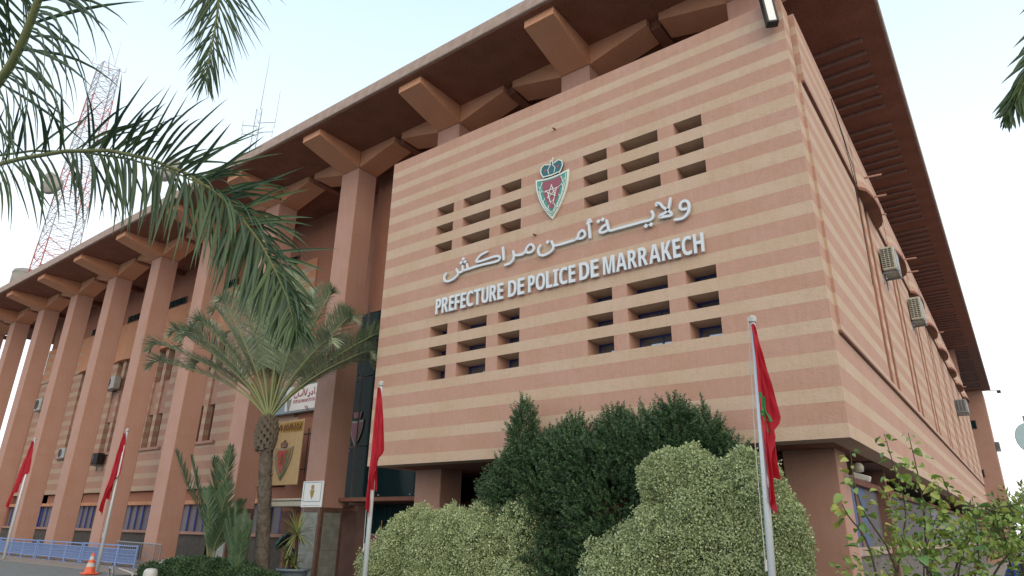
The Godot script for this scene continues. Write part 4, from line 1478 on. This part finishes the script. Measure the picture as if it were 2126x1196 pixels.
func frond(pts: Array, r0: float, n: int, llen: float, wid: float, t0: float, ang: float, droop: float, lift: float, c0: Color, c1: Color, seg := 4, up := Vector3.UP, skip := 0.0) -> Array:
	var ra := Mb.new(); ra.smooth(true)
	var ps := []
	var rs := []
	for i in 17:
		ps.append(curve_at(pts, i / 16.0))
		rs.append(r0 * (1.0 - .85 * i / 16.0))
	ra.col = c0.lerp(Color(.34, .34, .12), .5)
	ra.tube(ps, rs, 6)
	var lf := Mb.new()
	for i in n:
		for s in [-1.0, 1.0]:
			if rng.randf() < skip: continue
			var tt: float = (i + rng.randf() * .6) / n
			var t: float = t0 + (1.0 - t0) * tt
			var p := curve_at(pts, t)
			var tg := (curve_at(pts, minf(t + .02, 1.0)) - curve_at(pts, maxf(t - .02, 0.0))).normalized()
			var sd := tg.cross(up).normalized()
			var nm := sd.cross(tg).normalized()
			var messy := 1.0 if seg > 4 else .0
			var a := ang + .35 * tt + rng.randf_range(-.12, .12) * (1.0 + 2.0 * messy)
			var d: Vector3 = sd * s * cos(a) + tg * sin(a) + nm * (lift + rng.randf_range(-.18, .18) * (2.2 if seg > 4 else 1.0))
			var l := llen * (.5 + .5 * sin(PI * clampf(.18 + tt * .82, 0, 1))) * (1.0 - .45 * pow(tt, 3)) * rng.randf_range(.85, 1.12)
			lf.col = c0.lerp(c1, rng.randf())
			blade(lf, p, d, l, wid * rng.randf_range(.8, 1.2), droop * (rng.randf_range(.6, 1.4) if messy < .5 else rng.randf_range(.15, 1.7) * (.4 if d.y > .1 else 1.0)), seg, tg)
	return [ra, lf]

func build_palms():
	# date palm before the entrance
	var base := Vector3(-13.85, 0, 1.0)
	var P := thing("date_palm", "young date palm with grey-green crown and scaly trunk before the entrance", "palm tree", base)
	var m := Mb.new(); m.smooth(true)
	var tp := []
	var tr := []
	for i in 15:
		var t := i / 14.0
		tp.append(Vector3(.42 * .8 * (1.0 - t), t * 3.85, -.42 * .6 * (1.0 - t))); tr.append(lerpf(.18, .145, t) + .012 * sin(i * 2.4))
	m.tube(tp, tr, 16)
	obj("trunk", m, M.trunk, P)
	# old leaf bases: small ones down the trunk as one mass, big ones under the crown one by one
	m = Mb.new()
	for i in 520:
		var y := rng.randf_range(.1, 3.35)
		var a := rng.randf() * TAU
		var rr := lerpf(.175, .15, y / 3.85)
		var o := Vector3(cos(a), 0, sin(a))
		var c := Vector3(.42 * .8 * (1.0 - y / 3.85), y, -.42 * .6 * (1.0 - y / 3.85)) + o * rr
		var s := Vector3(-sin(a), 0, cos(a)) * .036
		m.tri(c - s, c + Vector3(0, .07, 0) + o * .035, c + s)
		m.tri(c - s, c + s, c + Vector3(0, -.02, 0) + o * .022)
	stuff(obj("trunk_scales", m, M.boot, P))
	var top := Vector3(.0, 3.78, 0)
	for i in 72:
		var t := i / 72.0
		var a := i * 2.399
		var y := lerpf(-.42, .42, t)
		var rr := .17 + .09 * sin(PI * clampf((t + .12) / 1.1, 0, 1))
		var o := Vector3(cos(a), 0, sin(a))
		var sd := Vector3(-sin(a), 0, cos(a))
		var c := top + Vector3(0, y, 0) + o * (rr - .05)
		var b := Mb.new()
		var u := Vector3(0, .10, 0) + o * .035
		b.quad(c - sd * .06 - Vector3(0, .07, 0), c - sd * .045 + u, c + sd * .045 + u, c + sd * .06 - Vector3(0, .07, 0))
		var q := c + o * .07
		b.quad(q - sd * .055 - Vector3(0, .06, 0), q - sd * .035 + u, q + sd * .035 + u, q + sd * .055 - Vector3(0, .06, 0))
		b.quad(q - sd * .035 + u, c - sd * .045 + u, c + sd * .045 + u, q + sd * .035 + u)
		b.quad(c - sd * .06 - Vector3(0, .07, 0), c - sd * .045 + u, q - sd * .035 + u, q - sd * .055 - Vector3(0, .06, 0))
		b.quad(q + sd * .055 - Vector3(0, .06, 0), q + sd * .035 + u, c + sd * .045 + u, c + sd * .06 - Vector3(0, .07, 0))
		b.quad(c - sd * .06 - Vector3(0, .07, 0), q - sd * .055 - Vector3(0, .06, 0), q + sd * .055 - Vector3(0, .06, 0), c + sd * .06 - Vector3(0, .07, 0))
		obj("leaf_base", b, M.boot, P)
	var R := Vector3(.80, 0, -.60)
	var K := Vector3(.60, 0, .80)
	var cr := top + Vector3(0, .38, 0)
	# tips: right, up, towards the viewer, arch
	var tips := [[-3.4, 1.85, .3, .5], [-2.5, 2.75, -.5, .5], [-3.0, 1.25, .8, .45], [-2.35, 2.0, 1.3, .4], [-1.35, 3.45, -.3, .2], [-.85, 3.75, .6, .15], [-.3, 3.95, -.4, .1], [.35, 4.0, .5, .1], [.65, 3.9, -.6, .12], [1.35, 3.6, .2, .2], [1.6, 3.2, -.9, .25], [2.85, 2.5, .0, .5], [3.0, 2.15, .7, .5], [2.8, 1.6, .9, .45], [2.3, 2.1, -1.2, .4], [-.6, 3.1, 1.5, .3], [.5, 3.0, 1.7, .35], [-1.6, 2.6, -1.6, .35], [1.2, 2.7, -1.8, .35], [-.2, 3.3, -1.5, .25], [-1.2, 2.9, 1.4, .3], [1.1, 2.8, 1.4, .3], [0.1, 3.6, 1.0, .2], [-1.9, 3.0, .2, .35], [1.9, 2.9, .4, .35], [-.9, 3.3, -.9, .2], [-2.0, 2.4, .9, .45], [-2.9, 2.3, -.2, .5], [2.2, 2.6, .9, .45], [2.5, 2.2, -.3, .5], [.3, 3.4, .2, .1], [-.6, 3.5, .1, .1], [.9, 3.2, .5, .2], [-1.9, 1.9, 1.5, .5], [1.9, 1.8, 1.5, .5], [-2.6, 1.6, -.6, .5], [2.5, 1.7, -.5, .5]]
	for q in tips:
		var tip: Vector3 = R * q[0] + Vector3(0, q[1], 0) + K * q[2]
		var mid: Vector3 = tip * .5 + Vector3(0, .16 + q[3] * .55, 0)
		var d0: Vector3 = Vector3(q[0] * .06, .2, 0)
		var pts := [cr, cr + (mid * .42 + Vector3(0, .16, 0)), cr + mid, cr + tip * .82 + Vector3(0, q[3] * .62, 0), cr + tip * .96 + Vector3(0, q[3] * .34, 0), cr + tip + Vector3(0, -q[3] * .12, 0)]
		var fr := frond(pts, .03, 130, .70, .022, .26, .5, .22, .3, Color(.19, .255, .17), Color(.37, .44, .30), 4)
		var ro := obj("frond", fr[0], M.leaf, P)
		obj("leaflets", fr[1], M.leaf, ro)
	# young feather palm to its left
	var Y := thing("young_palm", "young feathery palm with upright fronds left of the date palm", "palm tree", Vector3(-16.75, 0, .3))
	for q in [[-1.55, 3.5, .0, -.2], [-.9, 3.3, .4, -.1], [-.45, 3.35, -.2, 0.0], [.1, 3.65, .1, .1], [.35, 2.6, .5, .2], [.75, 2.1, .3, .3], [.55, 1.7, .7, .3], [-.2, 2.4, .6, 0.0]]:
		var tip: Vector3 = R * q[0] + Vector3(0, q[1], 0) + K * q[2]
		var pts := [Vector3(0, .05, 0), tip * .35 + Vector3(0, .25, 0) - R * q[0] * .12, tip * .7 + Vector3(0, .2, 0), tip]
		var fr := frond(pts, .022, 76, .56, .034, .3, .8, .1, .2, Color(.06, .13, .07), Color(.15, .22, .12), 3)
		var ro := obj("frond", fr[0], M.leaf, Y)
		obj("leaflets", fr[1], M.leaf, ro)
	# feathery upright plant round the trunk's foot
	var Q := thing("feathery_palm", "small feathery green palm growing against the date palm's trunk", "palm tree", Vector3(-13.7, 0, 1.35))
	for q in [[-.5, 1.9, .2], [-.25, 2.0, .3], [.1, 1.85, .3], [.3, 1.6, .2], [-.35, 1.6, .5], [.05, 1.5, .6], [-.6, 1.4, .1], [.25, 1.3, .5]]:
		var tip: Vector3 = R * q[0] * .8 + Vector3(0, q[1], 0) + K * q[2]
		var pts := [Vector3(0, .05, 0), tip * .5 + Vector3(0, .15, 0), tip]
		var fr := frond(pts, .012, 60, .28, .02, .12, .8, .1, .15, Color(.045, .11, .055), Color(.11, .19, .10), 3)
		var ro := obj("frond", fr[0], M.leaf, Q)
		obj("leaflets", fr[1], M.leaf, ro)
	# near palm whose fronds hang into the picture
	var N := thing("near_palm", "dark near palm whose long drooping fronds hang in at the upper left", "palm tree", Vector3(-5.4, 0, 10.94))
	m = Mb.new(); m.smooth(true)
	m.tube([Vector3(0, 0, 0), Vector3(.05, 2, 0), Vector3(0, 3.95, 0)], [.24, .2, .17], 16)
	obj("trunk", m, M.trunk, N)
	var off := Vector3(-5.4, 0, 10.94)
	var a1 := [Vector3(-5.4, 3.99, 10.94), Vector3(-4.48, 3.84, 10.44), Vector3(-3.73, 4.02, 10.08), Vector3(-2.99, 4.07, 9.68), Vector3(-2.41, 3.85, 9.27), Vector3(-2.06, 3.47, 8.97), Vector3(-1.87, 3.03, 8.75), Vector3(-1.82, 2.77, 8.66)]
	var a2 := [Vector3(-5.4, 3.99, 10.94), Vector3(-3.77, 3.98, 10.49), Vector3(-2.82, 4.16, 10.39), Vector3(-2.31, 4.5, 10.43), Vector3(-2.05, 4.83, 10.52), Vector3(-1.89, 5.21, 10.72)]
	var a3 := [Vector3(-5.4, 3.99, 10.94), Vector3(-3.79, 5.75, 10.8), Vector3(-2.53, 6.3, 10.24), Vector3(-2.06, 5.61, 9.69), Vector3(-2.09, 5.12, 9.49), Vector3(-2.29, 4.55, 9.38)]
	var a4 := [a1[0], a1[1] + Vector3(0, .12, 0), a1[2] + Vector3(0, .12, -.05), a1[3] + Vector3(.1, -.05, -.1), a1[4] + Vector3(.15, -.12, -.12), a1[5] + Vector3(-.05, -.08, -.12), a1[6] + Vector3(-.1, -.02, -.1), a1[7] + Vector3(-.12, .02, -.1)]
	var view := Vector3(.5658, -.3474, .7478)
	var sets := [[a1, .022, 112, .66, .026, .22, .5, 1.3, 0.12, .04], [a4, .012, 76, .60, .025, .36, .6, 1.3, 0.1, .05], [a2, .042, 120, .85, .022, .25, .5, 1.4, 0.0, .0], [a3, .026, 90, .62, .015, .42, .75, .4, 0.0, .0]]
	for q in sets:
		var pts := []
		for p in q[0]: pts.append(p - off)
		var fr := frond(pts, q[1], q[2], q[3], q[4], q[5], q[6], q[7], q[8], Color(.035, .07, .04), Color(.07, .125, .045), 6, view, q[9])
		var ro := obj("frond", fr[0], M.leaf_dark, N)
		obj("leaflets", fr[1], M.leaf_dark, ro)
	for q in [Vector3(-8.6, 4.3, 12.2), Vector3(-7.6, 6.0, 11.4), Vector3(-6.2, 5.6, 14.0), Vector3(-4.6, 5.0, 14.2), Vector3(-8.0, 3.6, 13.6)]:
		var e: Vector3 = q - off
		var fr3 := frond([Vector3(0, 3.95, 0), Vector3(0, 3.95, 0).lerp(e, .4) + Vector3(0, .6, 0), Vector3(0, 3.95, 0).lerp(e, .8) + Vector3(0, .5, 0), e], .035, 60, .7, .026, .25, .5, .9, .1, Color(.035, .07, .04), Color(.07, .125, .045), 4)
		var ro3 := obj("frond", fr3[0], M.leaf_dark, N)
		obj("leaflets", fr3[1], M.leaf_dark, ro3)
	# palm beyond the right edge, only one frond tip of it in the picture
	var base2 := Vector3(4.7, 0, 6.5)
	var D := thing("right_palm", "dark frond tip hanging in at the right edge against the sky", "palm tree", base2)
	m = Mb.new(); m.smooth(true)
	m.tube([Vector3(0, 0, 0), Vector3(-.04, 2.6, 0), Vector3(0, 5.1, 0)], [.24, .2, .17], 16)
	obj("trunk", m, M.trunk, D)
	var rp := [[Vector3(4.7, 5.05, 6.5), Vector3(4.0, 5.5, 7.0), Vector3(3.2, 5.0, 7.6), Vector3(2.69, 4.14, 7.82), Vector3(2.45, 3.7, 7.8), Vector3(2.3, 3.45, 7.79), Vector3(2.22, 3.32, 7.8)], [Vector3(4.7, 5.05, 6.5), Vector3(5.6, 5.8, 6.6), Vector3(6.6, 5.5, 6.8), Vector3(7.2, 4.6, 6.9)], [Vector3(4.7, 5.05, 6.5), Vector3(5.2, 5.9, 7.5), Vector3(5.7, 5.6, 8.6), Vector3(6.0, 4.8, 9.2)], [Vector3(4.7, 5.05, 6.5), Vector3(5.3, 5.8, 5.8), Vector3(6.2, 5.6, 5.0), Vector3(6.8, 4.8, 4.6)]]
	for k in rp.size():
		var pts := []
		for p in rp[k]: pts.append(p - base2)
		var fr2 := frond(pts, .03, 74, .28 if k == 0 else .6, .024, .2, .95, .5, 0.0, Color(.035, .07, .04), Color(.07, .125, .045), 5, view if k == 0 else Vector3.UP)
		var rr2 := obj("frond", fr2[0], M.leaf_dark, D)
		obj("leaflets", fr2[1], M.leaf_dark, rr2)

func leaf_cluster(sd: int, n: int, spread: float, ll: float, lw: float) -> ArrayMesh:
	var r := RandomNumberGenerator.new(); r.seed = sd
	var m := Mb.new()
	for i in n:
		var z := r.randf_range(-1, 1)
		var a := r.randf() * TAU
		var d := Vector3(sqrt(1 - z * z) * cos(a), z, sqrt(1 - z * z) * sin(a))
		var p := d * spread * r.randf_range(.2, 1.0)
		var o := (d + Vector3(r.randf() - .5, r.randf() - .3, r.randf() - .5)).normalized()
		var s := o.cross(Vector3(r.randf() - .5, r.randf() - .5, r.randf() - .5)).normalized() * lw * .5
		var nm := s.cross(o).normalized() * lw * .2
		var l := ll * r.randf_range(.7, 1.2)
		var v := r.randf_range(.7, 1.25)
		m.col = Color(v, v, v * r.randf_range(.85, 1.05))
		m.tri(p, p + o * l * .5 + s + nm, p + o * l)
		m.tri(p, p + o * l, p + o * l * .5 - s + nm)
	return m.mesh()

func sprig(sd: int, n: int, length: float, ll: float, lw: float) -> ArrayMesh:
	# a small twig with leaves on both sides, pointing up +y
	var r := RandomNumberGenerator.new(); r.seed = sd
	var m := Mb.new()
	m.col = Color(.6, .5, .35)
	m.tri(Vector3(-.003, 0, 0), Vector3(0, length, 0), Vector3(.003, 0, 0))
	for i in n:
		var t := (i + .5) / n
		var a := i * 2.4 + r.randf()
		var o := Vector3(cos(a) * .8, .65 + r.randf() * .4, sin(a) * .8).normalized()
		var p := Vector3(0, t * length, 0)
		var s := o.cross(Vector3(r.randf() - .5, r.randf() - .5, r.randf() - .5)).normalized() * lw * .5
		var l := ll * (1.1 - .55 * t) * r.randf_range(.8, 1.2)
		var v := r.randf_range(.65, 1.3)
		m.col = Color(v, v, v)
		m.tri(p, p + o * l * .45 + s, p + o * l)
		m.tri(p, p + o * l, p + o * l * .45 - s)
	return m.mesh()

# blobs: [centre, radii]; leaves crowd near the lumpy surface of their union
func foliage(parent: Node, blobs: Array, count: int, meshes: Array, m: Material, c0: Color, c1: Color, sd: int, lump: float, freq: float, upward: float, smin := .8, smax := 1.25):
	var r := RandomNumberGenerator.new(); r.seed = sd
	var nz := FastNoiseLite.new(); nz.seed = sd; nz.frequency = freq; nz.fractal_octaves = 3
	var tot := 0.0
	var ws := []
	for b in blobs:
		var a: float = pow(b[1].x * b[1].y, .8) + pow(b[1].y * b[1].z, .8) + pow(b[1].x * b[1].z, .8)
		ws.append(a); tot += a
	var lists := []
	for k in meshes.size(): lists.append([])
	var made := 0
	var tries := 0
	while made < count and tries < count * 4:
		tries += 1
		var pick := r.randf() * tot
		var bi := 0
		while bi < ws.size() - 1 and pick > ws[bi]:
			pick -= ws[bi]; bi += 1
		var b: Array = blobs[bi]
		var z := r.randf_range(-1, 1)
		var a := r.randf() * TAU
		var d := Vector3(sqrt(1 - z * z) * cos(a), z, sqrt(1 - z * z) * sin(a))
		var q: Vector3 = b[0] + d * b[1]
		var k := 1.0 + lump * nz.get_noise_3dv(q) * 2.0
		var depth := 1.0 - .38 * pow(r.randf(), 2.0)
		if nz.get_noise_3dv(q * 3.1 + Vector3(9, 4, 2)) < -.16: depth -= .16   # hollows between the twigs
		elif r.randf() < .05: depth += r.randf() * .09                         # stray shoots
		var p: Vector3 = b[0] + d * b[1] * k * depth
		if p.y < .02: continue
		var inside := false
		for j in blobs.size():
			if j == bi: continue
			var e: Vector3 = (p - blobs[j][0]) / blobs[j][1]
			if e.length() < .62: inside = true; break
		if inside: continue
		made += 1
		var up := (d + Vector3(0, upward, 0) + Vector3(r.randf() - .5, r.randf() - .5, r.randf() - .5) * .8).normalized()
		var x := up.cross(Vector3(r.randf() - .5, r.randf() - .5, r.randf() - .5)).normalized()
		var s := r.randf_range(smin, smax)
		var bs := Basis(x, up, x.cross(up)).scaled(Vector3(s, s, s))
		lists[made % meshes.size()].append([Transform3D(bs, p), c0.lerp(c1, r.randf())])
	for k in meshes.size():
		var mm := MultiMesh.new()
		mm.transform_format = MultiMesh.TRANSFORM_3D
		mm.use_colors = true
		mm.mesh = meshes[k]
		mm.instance_count = lists[k].size()
		for i in lists[k].size():
			mm.set_instance_transform(i, lists[k][i][0])
			mm.set_instance_color(i, lists[k][i][1])
		var mi := MultiMeshInstance3D.new()
		mi.name = numbered(parent, "foliage")
		mi.multimesh = mm
		mi.material_override = m
		mi.set_meta("kind", "stuff")
		parent.add_child(mi, true)

func shrub_stems(parent: Node, spots: Array, h: float):
	var m := Mb.new()
	for s in spots:
		for k in 4:
			var o := Vector3(rng.randf_range(-.3, .3), h * rng.randf_range(.7, 1.0), rng.randf_range(-.2, .2))
			m.tube([s, s + o * .5 + Vector3(rng.randf_range(-.08, .08), 0, 0), s + o], [.03, .02, .008], 5)
	obj("stems", m, M.bark, parent)

func build_shrubs():
	var cl := [leaf_cluster(1, 10, .055, .038, .024), leaf_cluster(2, 10, .055, .035, .024), leaf_cluster(3, 9, .05, .042, .022)]
	var pale0 := Color(.26, .335, .15)
	var pale1 := Color(.54, .62, .37)
	var hl := thing("pale_hedge", "rounded pale green hedge left of the dark bush, under the block", "hedge", Vector3(-7.4, 0, .8))
	shrub_stems(hl, [Vector3(-1.2, 0, 0), Vector3(0, 0, 0), Vector3(1.0, 0, .1)], 1.4)
	foliage(hl, [[Vector3(-1.35, .62, .05), Vector3(.92, .85, .62)], [Vector3(-.85, 1.15, 0), Vector3(.75, .78, .6)], [Vector3(.1, 1.15, .05), Vector3(.95, .80, .65)], [Vector3(1.05, 1.1, .05), Vector3(.8, .85, .62)], [Vector3(1.9, 1.3, -.05), Vector3(.6, .85, .55)], [Vector3(1.8, .5, .1), Vector3(.8, .6, .6)], [Vector3(.2, .45, .15), Vector3(1.2, .6, .65)]], 21000, cl, M.leaf_hedge, pale0, pale1, 71, .13, 1.7, .3)
	var hr := thing("pale_bush", "tall rounded pale green bush in front of the right corner pier", "bush", Vector3(-2.0, 0, 1.0))
	shrub_stems(hr, [Vector3(-.8, 0, 0), Vector3(0, 0, 0), Vector3(.7, 0, 0)], 2.0)
	foliage(hr, [[Vector3(-1.0, .9, .1), Vector3(1.0, .72, .6)], [Vector3(.35, .9, .1), Vector3(1.05, 1.05, .68)], [Vector3(.8, 1.7, 0), Vector3(.56, .86, .56)], [Vector3(.15, 1.75, .1), Vector3(.7, .78, .6)], [Vector3(-.05, 2.28, .1), Vector3(.36, .52, .36)], [Vector3(-.45, 2.3, .15), Vector3(.42, .42, .36)], [Vector3(-.75, 2.28, .2), Vector3(.20, .38, .2)], [Vector3(1.0, 1.2, .1), Vector3(.48, .95, .5)], [Vector3(-1.4, .5, .15), Vector3(.7, .5, .5)], [Vector3(.68, 2.2, 0), Vector3(.38, .48, .4)], [Vector3(-.3, 1.45, .2), Vector3(.9, .5, .5)]], 30000, cl, M.leaf_hedge, pale0, pale1, 72, .13, 1.7, .3)
	var sp := [sprig(11, 22, .24, .062, .022), sprig(12, 20, .20, .058, .02), sprig(13, 24, .28, .06, .02)]
	var db := thing("dark_bush", "tall dark green ragged bush with pointed tops between the pale hedges", "bush", Vector3(-3.9, 0, .55))
	shrub_stems(db, [Vector3(-.8, 0, 0), Vector3(0, 0, 0), Vector3(.8, 0, 0)], 2.4)
	var spikes := [[-1.85, 3.75, .22, .65], [-1.65, 3.1, .45, .6], [-1.2, 3.1, .32, .5], [-.73, 3.38, .27, .6], [-.35, 3.1, .3, .5], [.15, 3.48, .30, .6], [.45, 3.2, .26, .5], [.85, 3.2, .26, .5], [1.38, 3.55, .32, .75], [1.15, 3.05, .38, .6], [1.88, 3.25, .28, .6], [2.15, 2.9, .28, .5], [-2.3, 2.4, .3, .35], [-2.05, 2.75, .3, .4]]
	var bl := [[Vector3(-1.1, 1.7, 0), Vector3(1.15, 1.15, .45)], [Vector3(0, 1.9, .05), Vector3(1.2, 1.25, .48)], [Vector3(1.0, 2.3, -.05), Vector3(1.1, .95, .42)], [Vector3(-1.35, 2.2, 0), Vector3(.8, .75, .42)], [Vector3(-.4, 2.4, 0), Vector3(.9, .65, .42)], [Vector3(1.7, 2.4, -.1), Vector3(.6, .55, .36)], [Vector3(-.9, .7, .15), Vector3(.95, .8, .45)], [Vector3(-1.9, 2.1, .05), Vector3(.5, .4, .35)], [Vector3(.2, 1.0, .2), Vector3(.9, .7, .4)]]
	for q in spikes: bl.append([Vector3(q[0], q[1] - q[3], rng.randf_range(-.12, .12)), Vector3(q[2], q[3], q[2] * .8)])
	foliage(db, bl, 15000, sp, M.leaf_dark, Color(.025, .065, .03), Color(.085, .165, .065), 73, .3, .9, .45)
	# low dark hedge at the palms' feet, with small pale blue flowers
	var lh := thing("low_hedge", "low clipped dark green hedge with pale blue flowers below the palms", "hedge", Vector3(-15.6, 0, 1.1))
	var cd := [leaf_cluster(5, 9, .05, .06, .03), leaf_cluster(6, 9, .05, .05, .032)]
	foliage(lh, [[Vector3(-2.3, .16, 0), Vector3(.8, .32, .5)], [Vector3(-1.3, .24, 0), Vector3(.9, .38, .55)], [Vector3(-.2, .26, .05), Vector3(1.0, .42, .6)], [Vector3(.9, .26, .05), Vector3(1.0, .42, .6)], [Vector3(1.9, .2, .1), Vector3(.9, .40, .55)], [Vector3(2.9, .18, .3), Vector3(.7, .35, .5)]], 9000, cd, M.leaf_dark, Color(.02, .055, .022), Color(.06, .13, .045), 74, .14, 1.2, .5)
	var fl := leaf_cluster(8, 7, .025, .03, .025)
	foliage(lh, [[Vector3(-2.4, .3, 0), Vector3(.6, .3, .4)], [Vector3(-1.5, .42, .1), Vector3(.5, .3, .4)]], 45, [fl], M.leaf, Color(.45, .5, .7), Color(.7, .72, .8), 75, .1, 1.0, .5)
	# small weeds at the pier's foot
	var wd := thing("pier_weed", "small green weed at the foot of the right corner pier", "plant", Vector3(.15, 0, .6))
	shrub_stems(wd, [Vector3.ZERO], .5)
	foliage(wd, [[Vector3(0, .45, 0), Vector3(.35, .3, .25)], [Vector3(-.35, .35, .05), Vector3(.25, .25, .2)]], 420, [leaf_cluster(15, 7, .07, .1, .05)], M.leaf, Color(.03, .09, .03), Color(.12, .2, .06), 76, .2, 2.0, .5)

func broad_leaf(l: float, w: float, fold: float) -> ArrayMesh:
	var m := Mb.new(); m.smooth(true)
	var n := 6
	var prev := []
	for i in n + 1:
		var t := i / float(n)
		var hw := w * .5 * pow(sin(PI * pow(t, .72)), .8) if i > 0 and i < n else 0.0
		var y := t * l
		var z := -.25 * l * t * t
		var row := [Vector3(-hw, y, z + hw * fold), Vector3(0, y, z), Vector3(hw, y, z + hw * fold)]
		if i > 0:
			m.quad(prev[0], row[0], row[1], prev[1])
			m.quad(prev[1], row[1], row[2], prev[2])
		prev = row
	return m.mesh()

func _green(src: ArrayMesh, c: Color) -> ArrayMesh:
	var a := src.surface_get_arrays(0)
	var n: int = a[Mesh.ARRAY_VERTEX].size()
	var cs := PackedColorArray()
	cs.resize(n); cs.fill(c)
	a[Mesh.ARRAY_COLOR] = cs
	var m := ArrayMesh.new()
	m.add_surface_from_arrays(Mesh.PRIMITIVE_TRIANGLES, a)
	return m

func build_sapling():
	var base := Vector3(.75, 0, 1.6)
	var T := thing("broadleaf_sapling", "sparse leafy sapling with thin branches before the right side wall", "sapling", base)
	var R := Vector3(.80, 0, -.60)
	var K := Vector3(.60, 0, .80)
	var lm := [broad_leaf(.115, .082, .45), broad_leaf(.10, .065, .3), broad_leaf(.135, .095, .55)]
	var cols := [Color(.22, .30, .075), Color(.16, .25, .065), Color(.30, .34, .09), Color(.12, .22, .07), Color(.32, .31, .08)]
	var mats := []
	for c in cols:
		var lmt := mat(c.r, c.g, c.b, .55)
		lmt.cull_mode = BaseMaterial3D.CULL_DISABLED
		lmt.backlight_enabled = true
		lmt.backlight = Color(c.r * 1.5, c.g * 1.5, c.b)
		mats.append(lmt)
	# branches: [right, up, towards viewer] polylines from the foot
	var br := [
		[[-.35, 0, 0], [-.3, .95, .05], [.0, 1.75, .0], [-.06, 2.25, .05], [-.09, 2.72, .0]],
		[[-.1, 0, .1], [.1, 1.3, .1], [.18, 2.0, .1], [.16, 2.72, .1]],
		[[-.5, 0, .1], [-.35, 1.15, .2], [-.6, 1.75, .2], [-.66, 2.1, .2], [-.6, 2.48, .1]],
		[[.0, 0, -.1], [.5, 1.2, 0], [.85, 1.75, .1], [1.3, 1.9, .2]],
		[[.1, 0, .1], [.65, 1.05, .3], [1.1, 1.5, .4], [1.45, 1.6, .4]],
		[[-.55, 0, .2], [-.65, 1.3, .3], [-.85, 1.72, .3], [-.9, 1.85, .3]],
		[[-.15, 0, 0], [.3, 1.5, 0], [.5, 1.9, .1], [.47, 2.2, .1]],
		[[.0, 0, .3], [.0, .95, .35], [-.2, 1.3, .4], [-.3, 1.5, .4]],
		[[-.3, 0, .3], [-.2, .8, .4], [-.1, 1.3, .4], [.2, 1.75, .3]],
		[[-.3, 0, .2], [-.4, .8, .35], [-.6, 1.15, .45]],
		[[.1, 0, .2], [.2, .9, .35], [.35, 1.35, .4], [.6, 1.6, .35]],
		[[.1, 0, .1], [.35, .9, .3], [.5, 1.25, .4], [.65, 1.95, .3]]]
	var count := 0
	for q in br:
		var pts := []
		for p in q: pts.append(R * p[0] + Vector3(0, p[1], 0) + K * p[2])
		var m := Mb.new(); m.smooth(true)
		var ps := []
		var rs := []
		for i in 13:
			ps.append(curve_at(pts, i / 12.0)); rs.append(lerpf(.016, .004, i / 12.0))
		m.tube(ps, rs, 6)
		obj("branch", m, M.bark, T)
		var nl := 34 if q == br[0] or q == br[1] else 22
		for i in nl:
			if count >= 296: break
			var t := .36 + .64 * (i + rng.randf()) / nl
			var p := curve_at(pts, t)
			var a := rng.randf() * TAU
			var out := R * cos(a) + K * sin(a)
			var st := .03 + rng.randf() * (.16 if t < .85 else .05)
			var up := (out * .9 + Vector3(0, rng.randf_range(-.9, .5), 0)).normalized()
			var nrm := (Vector3(0, 1, 0) + Vector3(rng.randf() - .5, rng.randf() - .5, rng.randf() - .5) * 1.4).normalized()
			var x := up.cross(nrm).normalized()
			var s := rng.randf_range(.7, 1.25) * (1.0 if t < .85 else .8)
			put("leaf", lm[count % 3], mats[(count * 7 + int(rng.randf() * 3)) % 5], T, Transform3D(Basis(x, up, x.cross(up)).scaled(Vector3(s, s, s)), p + out * st))
			count += 1
	foliage(T, [[Vector3(.05, 1.05, .2), Vector3(.75, .5, .4)], [Vector3(.75, 1.15, .0), Vector3(.6, .5, .4)], [Vector3(-.35, .75, .3), Vector3(.35, .4, .3)], [Vector3(.1, 1.75, .1), Vector3(.3, .5, .2)], [Vector3(.8, 1.55, .0), Vector3(.5, .22, .3)]], 1600, [_green(lm[0], cols[0]), _green(lm[1], cols[1])], M.leaf, Color(.75, .8, .7), Color(1.25, 1.2, 1.0), 78, .3, 1.6, .1, .4, .75)
	var U := thing("narrow_leaf_shrub", "darker narrow-leaved shrub at the right edge behind the sapling", "shrub", Vector3(1.75, 0, .2))
	shrub_stems(U, [Vector3.ZERO, Vector3(.15, 0, .1)], 1.7)
	foliage(U, [[Vector3(-.1, 1.55, 0), Vector3(.3, .25, .25)], [Vector3(.2, 1.75, .1), Vector3(.3, .25, .25)]], 190, [sprig(21, 9, .2, .14, .035), sprig(22, 8, .16, .12, .03)], M.leaf, Color(.12, .18, .05), Color(.26, .31, .09), 77, .2, 1.5, .6)
